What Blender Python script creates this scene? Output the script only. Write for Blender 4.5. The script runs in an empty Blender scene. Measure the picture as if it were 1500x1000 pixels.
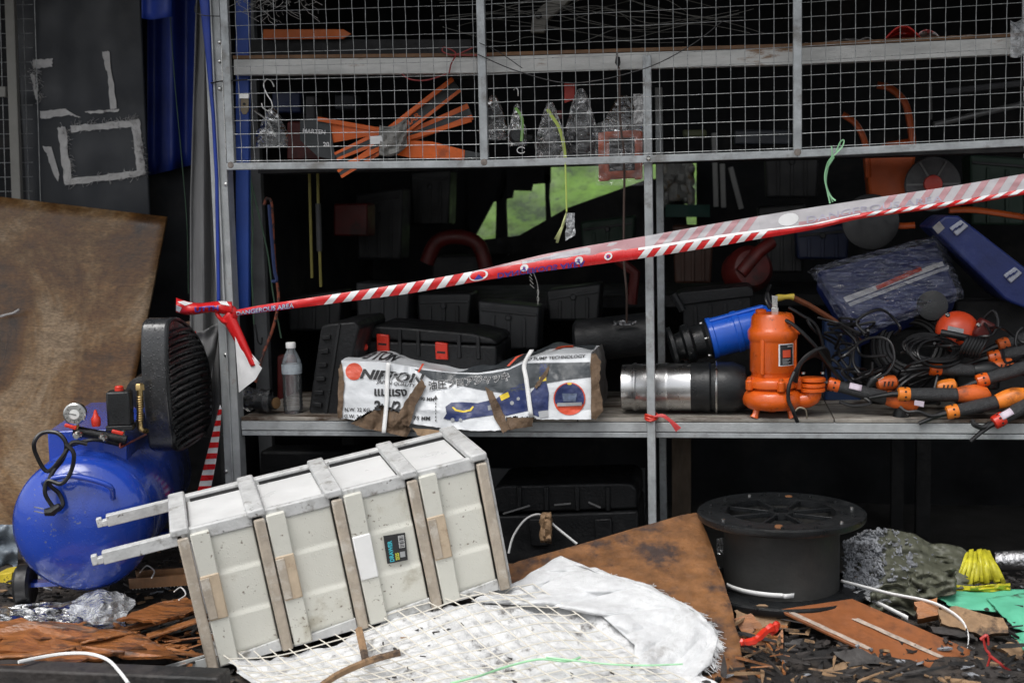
import bpy, bmesh, math, random
from mathutils import Vector, Matrix, noise
random.seed(11)
V = Vector
R_ = math.radians
scene = bpy.context.scene
COL = scene.collection

# ------------------------------------------------------------------ camera
FPX = 1890.0                       # focal length in pixels of a 1500 px wide picture
YAW, PITCH, ROLL = R_(9.2), R_(6.0), R_(1.34)
CAM_M = Matrix.Rotation(YAW, 3, 'Z') @ Matrix.Rotation(math.pi/2 - PITCH, 3, 'X') @ Matrix.Rotation(-ROLL, 3, 'Z')
CAM_P = V((3.8*math.sin(YAW), -3.8*math.cos(YAW), 1.41))
cd = bpy.data.cameras.new('camera'); cam = bpy.data.objects.new('camera', cd); COL.objects.link(cam)
cd.sensor_width = 36; cd.lens = FPX/1500*36; cd.clip_start = 0.05; cd.clip_end = 500
cam.matrix_world = Matrix.Translation(CAM_P) @ CAM_M.to_4x4()
cd.dof.use_dof = True; cd.dof.focus_distance = 3.6; cd.dof.aperture_fstop = 3.4
scene.camera = cam

# ------------------------------------------------------------------ sky, sun, exposure (overcast)
w = bpy.data.worlds.new('World'); scene.world = w; w.use_nodes = True
nt = w.node_tree; bg = nt.nodes['Background']
sky = nt.nodes.new('ShaderNodeTexSky'); sky.sky_type = 'NISHITA'; sky.sun_disc = False
SUN_EL, SUN_AZ = R_(62), R_(205)        # azimuth clockwise from +Y
sky.sun_elevation = SUN_EL; sky.sun_rotation = SUN_AZ
sky.dust_density = 4; sky.air_density = 1.0
hs = nt.nodes.new('ShaderNodeHueSaturation'); hs.inputs['Saturation'].default_value = 0.22
nt.links.new(sky.outputs[0], hs.inputs['Color']); nt.links.new(hs.outputs[0], bg.inputs['Color'])
bg.inputs['Strength'].default_value = 0.12
sd = bpy.data.lights.new('sun', 'SUN'); sd.energy = 1.1; sd.angle = R_(35); sd.color = (1, .98, .95)
sun = bpy.data.objects.new('sun', sd); COL.objects.link(sun)
sdir = V((math.sin(SUN_AZ)*math.cos(SUN_EL), math.cos(SUN_AZ)*math.cos(SUN_EL), math.sin(SUN_EL)))
sun.rotation_euler = sdir.to_track_quat('Z', 'Y').to_euler(); sun.location = (0, -3, 6)
vs = scene.view_settings
vs.view_transform = 'Standard'; vs.look = 'None'; vs.gamma = 1; vs.use_curve_mapping = False
vs.exposure = 0.7

# ------------------------------------------------------------------ placing helpers
def ray(px, py):
    return CAM_M @ V(((px-750)/FPX, -(py-500)/FPX, -1.0))
def P(px, py, Y=0.0):
    d = ray(px, py); return CAM_P + d*((Y-CAM_P.y)/d.y)
def lerp(a, b, t): return a+(b-a)*t
def pl(x, pts):
    if x <= pts[0][0]: return pts[0][1]
    for (a, b), (c, d) in zip(pts, pts[1:]):
        if x <= c: return b+(d-b)*(x-a)/(c-a)
    return pts[-1][1]
def nz(x, y=0, z=0, s=1.0): return noise.noise(V((x*s, y*s, z*s)))
def facet(x, y, sd=0):        # creased-paper relief: planar facets between random lattice heights
    i, j = math.floor(x), math.floor(y); f, g_ = x-i, y-j
    h = lambda a, b: (math.sin(a*127.1+b*311.7+sd*74.7)*43758.5453) % 1.0-.5
    if (i+j) % 2 == 0:
        return h(i, j)+(h(i+1, j)-h(i, j))*f+(h(i+1, j+1)-h(i+1, j))*g_ if f > g_ else h(i, j)+(h(i+1, j+1)-h(i, j+1))*f+(h(i, j+1)-h(i, j))*g_
    if f+g_ < 1: return h(i, j)+(h(i+1, j)-h(i, j))*f+(h(i, j+1)-h(i, j))*g_
    return h(i+1, j+1)+(h(i, j+1)-h(i+1, j+1))*(1-f)+(h(i+1, j)-h(i+1, j+1))*(1-g_)
def heap(x, y):
    h = .275 + .10*math.exp(-((x+.05)**2/.12+(y+.60)**2/.03)) + .012*nz(x, y, 3, 6) + .05*max(0, -x-.5)*(1 if y > -.8 else .3)
    k = max(0, min(1, (.75-y)/.6)); k = k*k*(3-2*k)
    f = max(0, min(1, (y+3.3)/1.2)); f = f*f*(3-2*f)
    return .005+(h-.005)*k*f
def G(px, py, dz=0.0):
    d = ray(px, py); t = (-.5-CAM_P.y)/d.y
    for _ in range(40):
        p = CAM_P+d*t; e = heap(p.x, p.y)+dz-p.z; t += e/d.z*.7
    p = CAM_P+d*t
    return p
def catmull(pts, n=8, closed=False):
    pts = [V(p) for p in pts]; out = []
    m = len(pts)
    for i in range(m if closed else m-1):
        g = lambda k: pts[k % m] if closed else pts[max(0, min(m-1, k))]
        a, b, c, d = g(i-1), g(i), g(i+1), g(i+2)
        for j in range(n):
            t = j/n
            out.append(.5*((2*b)+(c-a)*t+(2*a-5*b+4*c-d)*t*t+(3*b-a-3*c+d)*t**3))
    if not closed: out.append(pts[-1])
    return out

# ------------------------------------------------------------------ materials
MATS = {}
def mat(name, col, rough=.5, metal=0., var=.2, vs=6., col2=None, s2=4., lo=.5, hi=.62, bump=0., bs=80., coat=0., alpha=1., trans=0., rv=.15, stretch=None, drops=0., sub=0., spec=None, speck=None):
    if name in MATS: return MATS[name]
    m = bpy.data.materials.new(name); m.use_nodes = True; MATS[name] = m
    t = m.node_tree; N = t.nodes; L = t.links; b = N['Principled BSDF']
    tc = N.new('ShaderNodeTexCoord'); src = tc.outputs['Object']
    if stretch:
        mp = N.new('ShaderNodeMapping'); mp.inputs['Scale'].default_value = stretch; L.new(src, mp.inputs[0]); src = mp.outputs[0]
    n1 = N.new('ShaderNodeTexNoise'); n1.inputs['Scale'].default_value = vs; n1.inputs['Detail'].default_value = 6; n1.inputs['Roughness'].default_value = .65
    L.new(src, n1.inputs['Vector'])
    mx = N.new('ShaderNodeMix'); mx.data_type = 'RGBA'
    mr = N.new('ShaderNodeMapRange'); mr.inputs[1].default_value = .3; mr.inputs[2].default_value = .7
    L.new(n1.outputs[0], mr.inputs[0]); L.new(mr.outputs[0], mx.inputs[0])
    mx.inputs[6].default_value = (*[max(0, c*(1-var)) for c in col], 1); mx.inputs[7].default_value = (*[min(1, c*(1+var)) for c in col], 1)
    out = mx.outputs[2]
    if col2:
        n2 = N.new('ShaderNodeTexNoise'); n2.inputs['Scale'].default_value = s2; n2.inputs['Detail'].default_value = 8; n2.inputs['Roughness'].default_value = .7
        L.new(src, n2.inputs['Vector'])
        r2 = N.new('ShaderNodeMapRange'); r2.interpolation_type = 'SMOOTHSTEP'; r2.inputs[1].default_value = lo; r2.inputs[2].default_value = hi; L.new(n2.outputs[0], r2.inputs[0])
        m2 = N.new('ShaderNodeMix'); m2.data_type = 'RGBA'; L.new(r2.outputs[0], m2.inputs[0]); L.new(out, m2.inputs[6]); m2.inputs[7].default_value = (*col2, 1); out = m2.outputs[2]
    if speck:
        n4 = N.new('ShaderNodeTexNoise'); n4.inputs['Scale'].default_value = 95; n4.inputs['Detail'].default_value = 3; L.new(tc.outputs['Object'], n4.inputs['Vector'])
        n5 = N.new('ShaderNodeTexNoise'); n5.inputs['Scale'].default_value = 7; n5.inputs['Detail'].default_value = 4; L.new(tc.outputs['Object'], n5.inputs['Vector'])
        ad = N.new('ShaderNodeMath'); ad.operation = 'MULTIPLY_ADD'; ad.inputs[1].default_value = .45; L.new(n5.outputs[0], ad.inputs[0]); L.new(n4.outputs[0], ad.inputs[2])
        r4 = N.new('ShaderNodeMapRange'); r4.inputs[1].default_value = .90; r4.inputs[2].default_value = .97; r4.inputs[4].default_value = .85; L.new(ad.outputs[0], r4.inputs[0])
        m4 = N.new('ShaderNodeMix'); m4.data_type = 'RGBA'; L.new(r4.outputs[0], m4.inputs[0]); L.new(out, m4.inputs[6]); m4.inputs[7].default_value = (*speck, 1); out = m4.outputs[2]
    L.new(out, b.inputs['Base Color'])
    rr = N.new('ShaderNodeMapRange'); rr.inputs[1].default_value = .3; rr.inputs[2].default_value = .7; rr.inputs[3].default_value = max(.03, rough-rv); rr.inputs[4].default_value = min(1, rough+rv)
    n3 = N.new('ShaderNodeTexNoise'); n3.inputs['Scale'].default_value = vs*2.3; n3.inputs['Detail'].default_value = 5; L.new(src, n3.inputs['Vector']); L.new(n3.outputs[0], rr.inputs[0]); L.new(rr.outputs[0], b.inputs['Roughness'])
    b.inputs['Metallic'].default_value = metal
    if spec is not None: b.inputs['Specular IOR Level'].default_value = spec
    if coat: b.inputs['Coat Weight'].default_value = coat; b.inputs['Coat Roughness'].default_value = .12
    if alpha < 1: b.inputs['Alpha'].default_value = alpha
    if trans: b.inputs['Transmission Weight'].default_value = trans; b.inputs['IOR'].default_value = 1.33
    if sub: b.inputs['Subsurface Weight'].default_value = sub
    nrm = None
    if bump:
        nb = N.new('ShaderNodeTexNoise'); nb.inputs['Scale'].default_value = bs; nb.inputs['Detail'].default_value = 6; L.new(src, nb.inputs['Vector'])
        bp = N.new('ShaderNodeBump'); bp.inputs['Strength'].default_value = bump; bp.inputs['Distance'].default_value = .01; L.new(nb.outputs[0], bp.inputs['Height']); nrm = bp.outputs[0]
    if drops:
        vo = N.new('ShaderNodeTexVoronoi'); vo.inputs['Scale'].default_value = 130; vo.inputs['Randomness'].default_value = 1; L.new(tc.outputs['Object'], vo.inputs['Vector'])
        dm = N.new('ShaderNodeMapRange'); dm.interpolation_type = 'SMOOTHSTEP'; dm.inputs[1].default_value = .05; dm.inputs[2].default_value = .32; dm.inputs[3].default_value = 1; dm.inputs[4].default_value = 0; L.new(vo.outputs['Distance'], dm.inputs[0])
        b2 = N.new('ShaderNodeBump'); b2.inputs['Strength'].default_value = drops; b2.inputs['Distance'].default_value = .004; L.new(dm.outputs[0], b2.inputs['Height'])
        if nrm: L.new(nrm, b2.inputs['Normal'])
        nrm = b2.outputs[0]
    if nrm: L.new(nrm, b.inputs['Normal'])
    return m
RUST = (.16, .065, .022)
galv = mat('galvanised', (.36, .38, .39), .5, .35, .28, 18, (.19, .185, .175), 11, .50, .7, .1, 200)
galvr = mat('galvanised rusty', (.37, .385, .39), .55, .3, .25, 12, RUST, 7, .6, .74, .15, 160)
beamw = mat('whitewashed steel', (.46, .46, .445), .6, .1, .25, 18, (.17, .09, .04), 9, .57, .68, .15, 150, stretch=(.35, 1, 1.4))
soot_and_shade = mat('soot_and_shade', (.012, .012, .013), .75, 0, .5, 5, (.03, .028, .026), 3, .5, .7, .3, 40)  # near black, also painted where recesses and the interior lie in shade
wallm = mat('shade dark wall', (.020, .021, .023), .85, 0, .5, 3, (.045, .042, .04), 2.2, .5, .7, spec=.2)  # the stall's inner shade is put into this wall colour
blackp = mat('black plastic', (.010, .011, .012), .36, 0, .3, 10, (.022, .022, .023), 8, .55, .75, .12, 220, drops=.15, spec=.4)
blackd = mat('dusty black plastic', (.0085, .009, .010), .5, 0, .4, 9, (.026, .026, .027), 10, .54, .78, .2, 120, spec=.3)
rubber = mat('black rubber', (.008, .008, .009), .42, 0, .3, 20, (.016, .016, .016), 12, .55, .7)
steel = mat('polished steel', (.58, .58, .58), .27, 1., .1, 6, rv=.06)
zinc = mat('zinc screw', (.6, .6, .58), .3, 1., .1, 30)
brass = mat('brass', (.5, .36, .16), .35, 1., .2, 20)
orange = mat('orange paint', (.66, .105, .008), .34, 0, .12, 9, (.30, .055, .012), 12, .55, .72, .08, 200, coat=.25, drops=.1, speck=(.10, .04, .02))
oranged = mat('dusty orange', (.55, .10, .012), .5, 0, .25, 8, (.10, .03, .012), 5, .52, .68, .1, 90)
orangey = mat('yellow orange plastic', (.72, .20, .02), .4, 0, .15, 10, (.25, .07, .015), 9, .58, .74)
redp = mat('red plastic', (.55, .028, .012), .35, 0, .15, 10)
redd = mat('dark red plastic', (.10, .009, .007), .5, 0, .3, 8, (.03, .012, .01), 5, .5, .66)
bluep = mat('compressor blue', (.016, .055, .37), .2, 0, .12, 5, (.012, .028, .20), 6, .56, .8, .02, 90, coat=.6, drops=.2, speck=(.12, .14, .22))
bluem = mat('pump blue', (.012, .12, .68), .36, 0, .12, 9, (.01, .06, .3), 9, .58, .74, coat=.2)
bluec = mat('case blue', (.013, .025, .125), .4, 0, .3, 9, (.05, .065, .15), 9, .54, .75, .1, 100)
cream = mat('cream plastic', (.60, .595, .535), .38, 0, .06, 3, (.40, .375, .30), 6, .55, .74, .05, 60, drops=.2, speck=(.16, .13, .10))
creamg = mat('grey plastic rail', (.50, .505, .50), .5, 0, .2, 18, (.19, .18, .16), 17, .52, .70, .12, 120, speck=(.08, .07, .06))
dirtw = mat('dirty plastic', (.39, .335, .27), .7, 0, .22, 22, (.52, .48, .42), 26, .5, .68, .15, 150)
dirtl = mat('brown stained plastic', (.47, .375, .27), .6, 0, .2, 14, (.29, .20, .13), 18, .55, .72, .1, 150)
white = mat('white plastic', (.78, .78, .77), .4, 0, .05, 10, (.55, .55, .53), 9, .6, .78)
whitesh = mat('white woven sack', (.66, .67, .68), .75, 0, .10, 40, (.38, .37, .36), 8, .55, .74, .6, 330)
foam = mat('white soggy sheet', (.62, .625, .63), .75, 0, .15, 18, (.12, .11, .10), 12, .53, .68, .8, 60)
wirew = mat('white coated wire', (.62, .59, .52), .5, 0, .1, 25, (.30, .25, .18), 18, .6, .72)
card = mat('brown cardboard', (.135, .088, .054), .85, 0, .2, 30, (.07, .045, .03), 10, .5, .7, .3, 140)
cardw = mat('printed carton', (.66, .68, .70), .42, 0, .05, 8, (.50, .52, .54), 12, .56, .75, .06, 60, drops=.15)
inkd = mat('ink dark slate', (.055, .063, .070), .42, 0, .25, 9, (.12, .13, .14), 10, .55, .75, drops=.12)
inkk = mat('ink black', (.02, .02, .022), .5, 0, .2, 30)
inkr = mat('ink red', (.62, .075, .03), .45, 0, .15, 18)
inkb = mat('ink navy', (.018, .030, .11), .42, 0, .4, 14, (.05, .07, .19), 12, .5, .7)
inky = mat('ink yellow', (.75, .55, .04), .5, 0, .1, 30)
inkw = mat('ink white', (.72, .72, .72), .5, 0, .1, 30)
inkg = mat('ink grey', (.33, .34, .35), .5, 0, .1, 30)
plyb = mat('scorched board', (.19, .088, .036), .42, 0, .45, 16, (.05, .034, .03), 7, .46, .62, .4, 45)
wood = mat('wet splintered wood', (.30, .115, .035), .5, 0, .45, 8, (.06, .03, .018), 6, .5, .66, .4, 50, stretch=(1, 4, 4))
woodd = mat('charred timber', (.035, .03, .028), .65, 0, .4, 8, (.01, .01, .01), 6, .45, .6, .5, 40)
woodp = mat('pale rotten wood', (.26, .16, .085), .75, 0, .4, 16, (.06, .04, .028), 9, .48, .62, .5, 50)
debris = mat('charred debris', (.045, .036, .030), .8, 0, .6, 14, (.012, .011, .011), 5, .42, .6, .8, 40)
ash = mat('grey ash', (.24, .25, .27), .9, 0, .5, 25, (.05, .05, .052), 30, .5, .7, .6, 120)
olive = mat('olive tarpaulin', (.085, .088, .062), .55, 0, .3, 9, (.11, .115, .10), 14, .56, .72, .15, 90)
navy = mat('navy sheet', (.012, .015, .021), .5, 0, .2, 2.5, (.026, .028, .031), 3, .5, .7, .05, 30)
tarpb = mat('blue tarpaulin', (.012, .042, .30), .5, 0, .25, 5, bump=.2, bs=14)
tarpg = mat('grey canvas', (.16, .16, .16), .85, 0, .25, 9, (.07, .07, .07), 5, .52, .7, .25, 60, stretch=(1, 1, .3))
tapew = mat('torn paper tape', (.52, .51, .50), .8, 0, .18, 25, (.16, .15, .15), 22, .56, .66, .3, 120)
redt = mat('barrier red film', (.62, .016, .018), .28, 0, .12, 8, bump=.12, bs=22)
whit = mat('barrier white film', (.74, .74, .74), .3, 0, .05, 8, bump=.12, bs=22)
pink = mat('barrier film backside', (.62, .44, .45), .3, 0, .1, 8, alpha=.82, bump=.25, bs=18)
pinkd = mat('barrier ghost stripe', (.56, .30, .32), .3, 0, .1, 8, alpha=.82, bump=.25, bs=18)
greyf = mat('barrier ghost grey', (.58, .56, .58), .3, 0, .1, 8, alpha=.85, bump=.25, bs=18)
blut = mat('tape blue ink', (.04, .05, .33), .4, 0, .1, 20)
greens = mat('green plastic sheet', (.10, .43, .27), .65, 0, .15, 6, (.05, .13, .08), 9, .57, .68, .2, 40)
greent = mat('bright green tarpaulin', (.105, .21, .025), .6, 0, .7, 9, (.02, .045, .01), 4.5, .46, .62, .2, 14)
yel = mat('yellow plastic fibre', (.50, .46, .025), .5, 0, .35, 30, (.25, .22, .02), 26, .55, .7)
ygreen = mat('yellow green ribbon', (.45, .55, .12), .5, 0, .15, 20)
pgreen = mat('pale green twine', (.32, .62, .36), .5, 0, .2, 20)
foil = mat('foil', (.38, .38, .39), .4, 1, .1, 30, bump=.8, bs=70)
beige = mat('beige painted steel', (.20, .195, .175), .6, 0, .15, 9)
greym = mat('grey sheet', (.12, .125, .13), .6, 0, .2, 5)
ropeg = mat('dark green cord', (.05, .10, .06), .7, 0, .2, 20)
roper = mat('braided rope', (.27, .07, .035), .7, 0, .3, 60, (.03, .02, .02), 55, .48, .56)
asph = mat('wet concrete ground', (.10, .098, .093), .5, 0, .3, 2, (.05, .048, .045), 1.2, .45, .6, .3, 30)

# plywood: rotary-cut rings, rain stains
m = bpy.data.materials.new('stained plywood'); m.use_nodes = True; t = m.node_tree; N = t.nodes; L = t.links; b = N['Principled BSDF']
tc = N.new('ShaderNodeTexCoord')
def tn(sc, det, rgh, dist, scale3):
    mp = N.new('ShaderNodeMapping'); mp.inputs['Scale'].default_value = scale3; L.new(tc.outputs['Object'], mp.inputs[0])
    n = N.new('ShaderNodeTexNoise'); n.inputs['Scale'].default_value = sc; n.inputs['Detail'].default_value = det; n.inputs['Roughness'].default_value = rgh; n.inputs['Distortion'].default_value = dist; L.new(mp.outputs[0], n.inputs['Vector']); return n.outputs[0]
def ramp(src, *st):
    r = N.new('ShaderNodeValToRGB'); e = r.color_ramp.elements; e[0].position, e[0].color = st[0][0], (*st[0][1], 1); e[1].position, e[1].color = st[-1][0], (*st[-1][1], 1)
    for p_, c_ in st[1:-1]: q_ = e.new(p_); q_.color = (*c_, 1)
    L.new(src, r.inputs[0]); return r.outputs[0]
def mul(a, b_, f=1., mode='MULTIPLY'):
    x = N.new('ShaderNodeMix'); x.data_type = 'RGBA'; x.blend_type = mode; x.inputs[0].default_value = f; L.new(a, x.inputs[6]); L.new(b_, x.inputs[7]); return x.outputs[2]
big = tn(2.4, 9, .68, .6, (1, 1, .8)); grain = tn(14, 8, .7, 1.2, (.35, 1, 1.6)); fine = tn(160, 3, .6, 0, (.4, 1, 1.4))
base = ramp(big, (.40, (.29, .205, .125)), (.47, (.20, .115, .048)), (.53, (.135, .062, .018)), (.64, (.050, .026, .013)))
base = mul(base, ramp(grain, (.32, (.62, .58, .54)), (.5, (1, 1, 1)), (.68, (1.25, 1.22, 1.18))))
base = mul(base, ramp(fine, (.35, (.62, .60, .58)), (.65, (1.25, 1.25, 1.25)))); L.new(base, b.inputs['Base Color'])
rr = N.new('ShaderNodeMapRange'); rr.inputs[1].default_value = .35; rr.inputs[2].default_value = .65; rr.inputs[3].default_value = .6; rr.inputs[4].default_value = .25; L.new(big, rr.inputs[0]); L.new(rr.outputs[0], b.inputs['Roughness'])
bp = N.new('ShaderNodeBump'); bp.inputs['Strength'].default_value = .3; bp.inputs['Distance'].default_value = .004; L.new(grain, bp.inputs['Height']); L.new(bp.outputs[0], b.inputs['Normal'])
def film(name, col, haze, rough=.1, bump=.4, bs=26., gain=1.6, stretch=(1, 1, 1), haze2=0.):
    m = bpy.data.materials.new(name); MATS[name] = m; m.use_nodes = True; t = m.node_tree; N = t.nodes; L = t.links; N.remove(N['Principled BSDF'])
    tc = N.new('ShaderNodeTexCoord'); mp = N.new('ShaderNodeMapping'); mp.inputs['Scale'].default_value = stretch; L.new(tc.outputs['Object'], mp.inputs[0])
    nb = N.new('ShaderNodeTexNoise'); nb.inputs['Scale'].default_value = bs; nb.inputs['Detail'].default_value = 4; nb.inputs['Distortion'].default_value = 1; L.new(mp.outputs[0], nb.inputs['Vector'])
    bp = N.new('ShaderNodeBump'); bp.inputs['Strength'].default_value = bump; bp.inputs['Distance'].default_value = .02; L.new(nb.outputs[0], bp.inputs['Height'])
    tr = N.new('ShaderNodeBsdfTransparent'); df = N.new('ShaderNodeBsdfDiffuse'); df.inputs['Color'].default_value = (*col, 1); gl = N.new('ShaderNodeBsdfGlossy'); gl.inputs['Roughness'].default_value = rough; gl.inputs['Color'].default_value = (.95, .95, .95, 1)
    L.new(bp.outputs[0], gl.inputs['Normal']); L.new(bp.outputs[0], df.inputs['Normal'])
    hz = N.new('ShaderNodeMapRange'); hz.inputs[1].default_value = .4; hz.inputs[2].default_value = .7; hz.inputs[3].default_value = haze; hz.inputs[4].default_value = max(haze, haze2); L.new(nb.outputs[0], hz.inputs[0])
    m1 = N.new('ShaderNodeMixShader'); L.new(hz.outputs[0], m1.inputs[0]); L.new(tr.outputs[0], m1.inputs[1]); L.new(df.outputs[0], m1.inputs[2])
    fr = N.new('ShaderNodeFresnel'); fr.inputs['IOR'].default_value = 1.45; L.new(bp.outputs[0], fr.inputs['Normal'])
    mu = N.new('ShaderNodeMath'); mu.operation = 'MULTIPLY'; mu.use_clamp = True; mu.inputs[1].default_value = gain; L.new(fr.outputs[0], mu.inputs[0])
    m2 = N.new('ShaderNodeMixShader'); L.new(mu.outputs[0], m2.inputs[0]); L.new(m1.outputs[0], m2.inputs[1]); L.new(gl.outputs[0], m2.inputs[2])
    L.new(m2.outputs[0], N['Material Output'].inputs['Surface']); return m
clear = film('clear plastic film', (.75, .77, .79), .03, .09, .5, 24, 1.5, haze2=.10)
clear2 = film('cloudy plastic film', (.68, .70, .72), .38, .16, .6, 24, 1.6, haze2=.7)
wrap = film('stretch film', (.55, .60, .82), .0, .09, 1.0, 38, 1.5, (.5, 1, 2.6), haze2=.24)  # haze streaks put pale crinkle highlights into the film's colour
pet = film('bottle plastic', (.80, .84, .88), .06, .05, .08, 12, 1.8, haze2=.12)
ply = m
# ------------------------------------------------------------------ mesh helpers
WM = {}
class MB:
    def __init__(s, local=False): s.v = []; s.f = []; s.local = local
    def add(s, vs_, fs):
        n = len(s.v); s.v += [V(p) for p in vs_]; s.f += [[i+n for i in f] for f in fs]; return s
    def hexa(s, a, b, c, d, e, f, g, h):      # a b c d front loop, e f g h back loop
        return s.add([a, b, c, d, e, f, g, h], [(0, 1, 2, 3), (7, 6, 5, 4), (0, 4, 5, 1), (1, 5, 6, 2), (2, 6, 7, 3), (3, 7, 4, 0)])
    def box(s, c, sz, M=None):
        c = V(c); x, y, z = [k/2 for k in sz]
        pts = [V((i*x, j*y, k*z)) for j in (-1, 1) for i, k in ((-1, -1), (1, -1), (1, 1), (-1, 1))]
        if M is not None: pts = [M @ p for p in pts]
        return s.hexa(*[c+p for p in pts])
    def bar(s, a, b, w_, h, up=(0, 0, 1)):
        a, b = V(a), V(b); d = (b-a).normalized(); sd_ = d.cross(V(up)).normalized(); u = sd_.cross(d)
        q = [sd_*i*w_/2+u*j*h/2 for i, j in ((-1, -1), (1, -1), (1, 1), (-1, 1))]
        return s.hexa(*[a+k for k in q], *[b+k for k in q])
    def pbox(s, x0, y0, x1, y1, Y, d):        # front face = pixel rectangle on plane Y, straight back by d
        a, b, c, e = P(x0, y1, Y), P(x1, y1, Y), P(x1, y0, Y), P(x0, y0, Y); o = V((0, d, 0))
        return s.hexa(a, b, c, e, a+o, b+o, c+o, e+o)
    def prism(s, pts, ext):
        pts = [V(p) for p in pts]; n = len(pts); ext = V(ext)
        s.add(pts+[p+ext for p in pts], [list(range(n)), list(range(2*n-1, n-1, -1))]+[(i, i+n, (i+1) % n+n, (i+1) % n) for i in range(n)]); return s
    def tube(s, pts, r, n=8, closed=False, flat=1.0):
        pts = [V(p) for p in pts]; m = len(pts); rr = r if isinstance(r, (list, tuple)) else [r]*m
        t0 = (pts[1]-pts[0]).normalized(); u = t0.orthogonal().normalized(); vs_ = []
        for i, p in enumerate(pts):
            t = ((pts[(i+1) % m]-pts[i-1]) if closed or 0 < i < m-1 else (pts[1]-pts[0] if i == 0 else pts[-1]-pts[-2]))
            if t.length < 1e-9: t = t0
            t = t.normalized(); u = (u-t*u.dot(t))
            if u.length < 1e-6: u = t.orthogonal()
            u = u.normalized(); w2 = t.cross(u)
            vs_ += [p+(u*math.cos(2*math.pi*k/n)+w2*math.sin(2*math.pi*k/n)*flat)*rr[i] for k in range(n)]
        fs = [(i*n+k, i*n+(k+1) % n, ((i+1) % m)*n+(k+1) % n, ((i+1) % m)*n+k) for i in range(m if closed else m-1) for k in range(n)]
        if not closed: fs += [list(range(n-1, -1, -1)), list(range((m-1)*n, m*n))]
        return s.add(vs_, fs)
    def lathe(s, prof, o=(0, 0, 0), ax=(0, 0, 1), n=24, closed=False, sx=1.0):     # prof: (radius, height) along ax
        o = V(o); ax = V(ax).normalized(); u = ax.orthogonal().normalized() if abs(ax.z) < .99 else V((1, 0, 0)); w2 = ax.cross(u); m = len(prof)
        vs_ = [o+ax*h+(u*math.cos(2*math.pi*k/n)*sx+w2*math.sin(2*math.pi*k/n))*r for r, h in prof for k in range(n)]
        fs = [(i*n+k, i*n+(k+1) % n, ((i+1) % m)*n+(k+1) % n, ((i+1) % m)*n+k) for i in range(m if closed else m-1) for k in range(n)]
        if not closed: fs += [list(range(n-1, -1, -1)), list(range((m-1)*n, m*n))]
        return s.add(vs_, fs)
    def grid(s, fn, nu, nv):
        vs_ = [fn(i/nu, j/nv) for j in range(nv+1) for i in range(nu+1)]
        return s.add(vs_, [(j*(nu+1)+i, j*(nu+1)+i+1, (j+1)*(nu+1)+i+1, (j+1)*(nu+1)+i) for j in range(nv) for i in range(nu)])
    def ribbon(s, pts, wv, th=0):             # strip along pts, width vectors wv
        n = len(pts); vs_ = []
        for p, q in zip(pts, wv): vs_ += [V(p)-V(q)/2, V(p)+V(q)/2]
        return s.add(vs_, [(2*i, 2*i+1, 2*i+3, 2*i+2) for i in range(n-1)])
    def build(s, name, m, parent=None, smooth=True, bevel=0, solid=0, sub=0, off=0, seg=2, ang=.7):
        me = bpy.data.meshes.new(name); vs_ = s.v; loc = None
        if parent is not None:
            if not s.local:
                inv = WM[parent.name].inverted(); vs_ = [inv @ p for p in vs_]
        elif not s.local:
            xs = [p.x for p in vs_]; ys = [p.y for p in vs_]; loc = V(((min(xs)+max(xs))/2, (min(ys)+max(ys))/2, min(p.z for p in vs_)))
            vs_ = [p-loc for p in vs_]
        me.from_pydata([tuple(p) for p in vs_], [], s.f)
        bm = bmesh.new(); bm.from_mesh(me); bmesh.ops.recalc_face_normals(bm, faces=bm.faces)
        if smooth:
            for f in bm.faces: f.smooth = True
            for e in bm.edges:
                if len(e.link_faces) == 2 and e.calc_face_angle(0) > ang: e.smooth = False
        bm.to_mesh(me); bm.free()
        me.materials.append(m)
        o = bpy.data.objects.new(name, me); COL.objects.link(o)
        if parent is not None: o.parent = parent; WM[o.name] = WM[parent.name].copy()
        else:
            if loc is not None: o.location = loc
            WM[o.name] = Matrix.Translation(loc or V((0, 0, 0)))
        if sub: q = o.modifiers.new('smooth', 'SUBSURF'); q.levels = sub; q.render_levels = sub
        if solid: q = o.modifiers.new('thickness', 'SOLIDIFY'); q.thickness = solid; q.offset = off
        if bevel: q = o.modifiers.new('edge', 'BEVEL'); q.width = bevel; q.segments = seg; q.limit_method = 'ANGLE'; q.angle_limit = R_(40)
        return o
def tag(o, label, cat=None, group=None, kind=None):
    if label: o['label'] = label
    if cat: o['category'] = cat
    if group: o['group'] = group
    if kind: o['kind'] = kind
    return o
def thing(name, label, cat, loc=(0, 0, 0), M=None, group=None):
    o = bpy.data.objects.new(name, None); COL.objects.link(o); o.empty_display_size = .05
    W = M.copy() if M is not None else Matrix.Translation(V(loc)); o.matrix_world = W; WM[o.name] = W
    return tag(o, label, cat, group)
def one(mb, name, m, label, cat, group=None, kind=None, **k): return tag(mb.build(name, m, None, **k), label, cat, group, kind)
def frame(o, x, z=(0, 0, 1)):                 # matrix with local x axis along x
    x = V(x).normalized(); z = V(z); y = z.cross(x).normalized(); z = x.cross(y)
    M = Matrix((x, y, z)).transposed().to_4x4(); M.translation = V(o); return M
def text2(s, size, shear=0, bold=0, space=1.0):
    c = bpy.data.curves.new('lettering', 'FONT'); c.body = s; c.size = size; c.shear = shear; c.offset = bold; c.resolution_u = 3; c.space_character = space
    o = bpy.data.objects.new('lettering', c); me = bpy.data.meshes.new_from_object(o)
    vs_ = [(p.co.x, p.co.y) for p in me.vertices]; fs = [list(q.vertices) for q in me.polygons]
    bpy.data.objects.remove(o); bpy.data.curves.remove(c); bpy.data.meshes.remove(me); return vs_, fs
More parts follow.
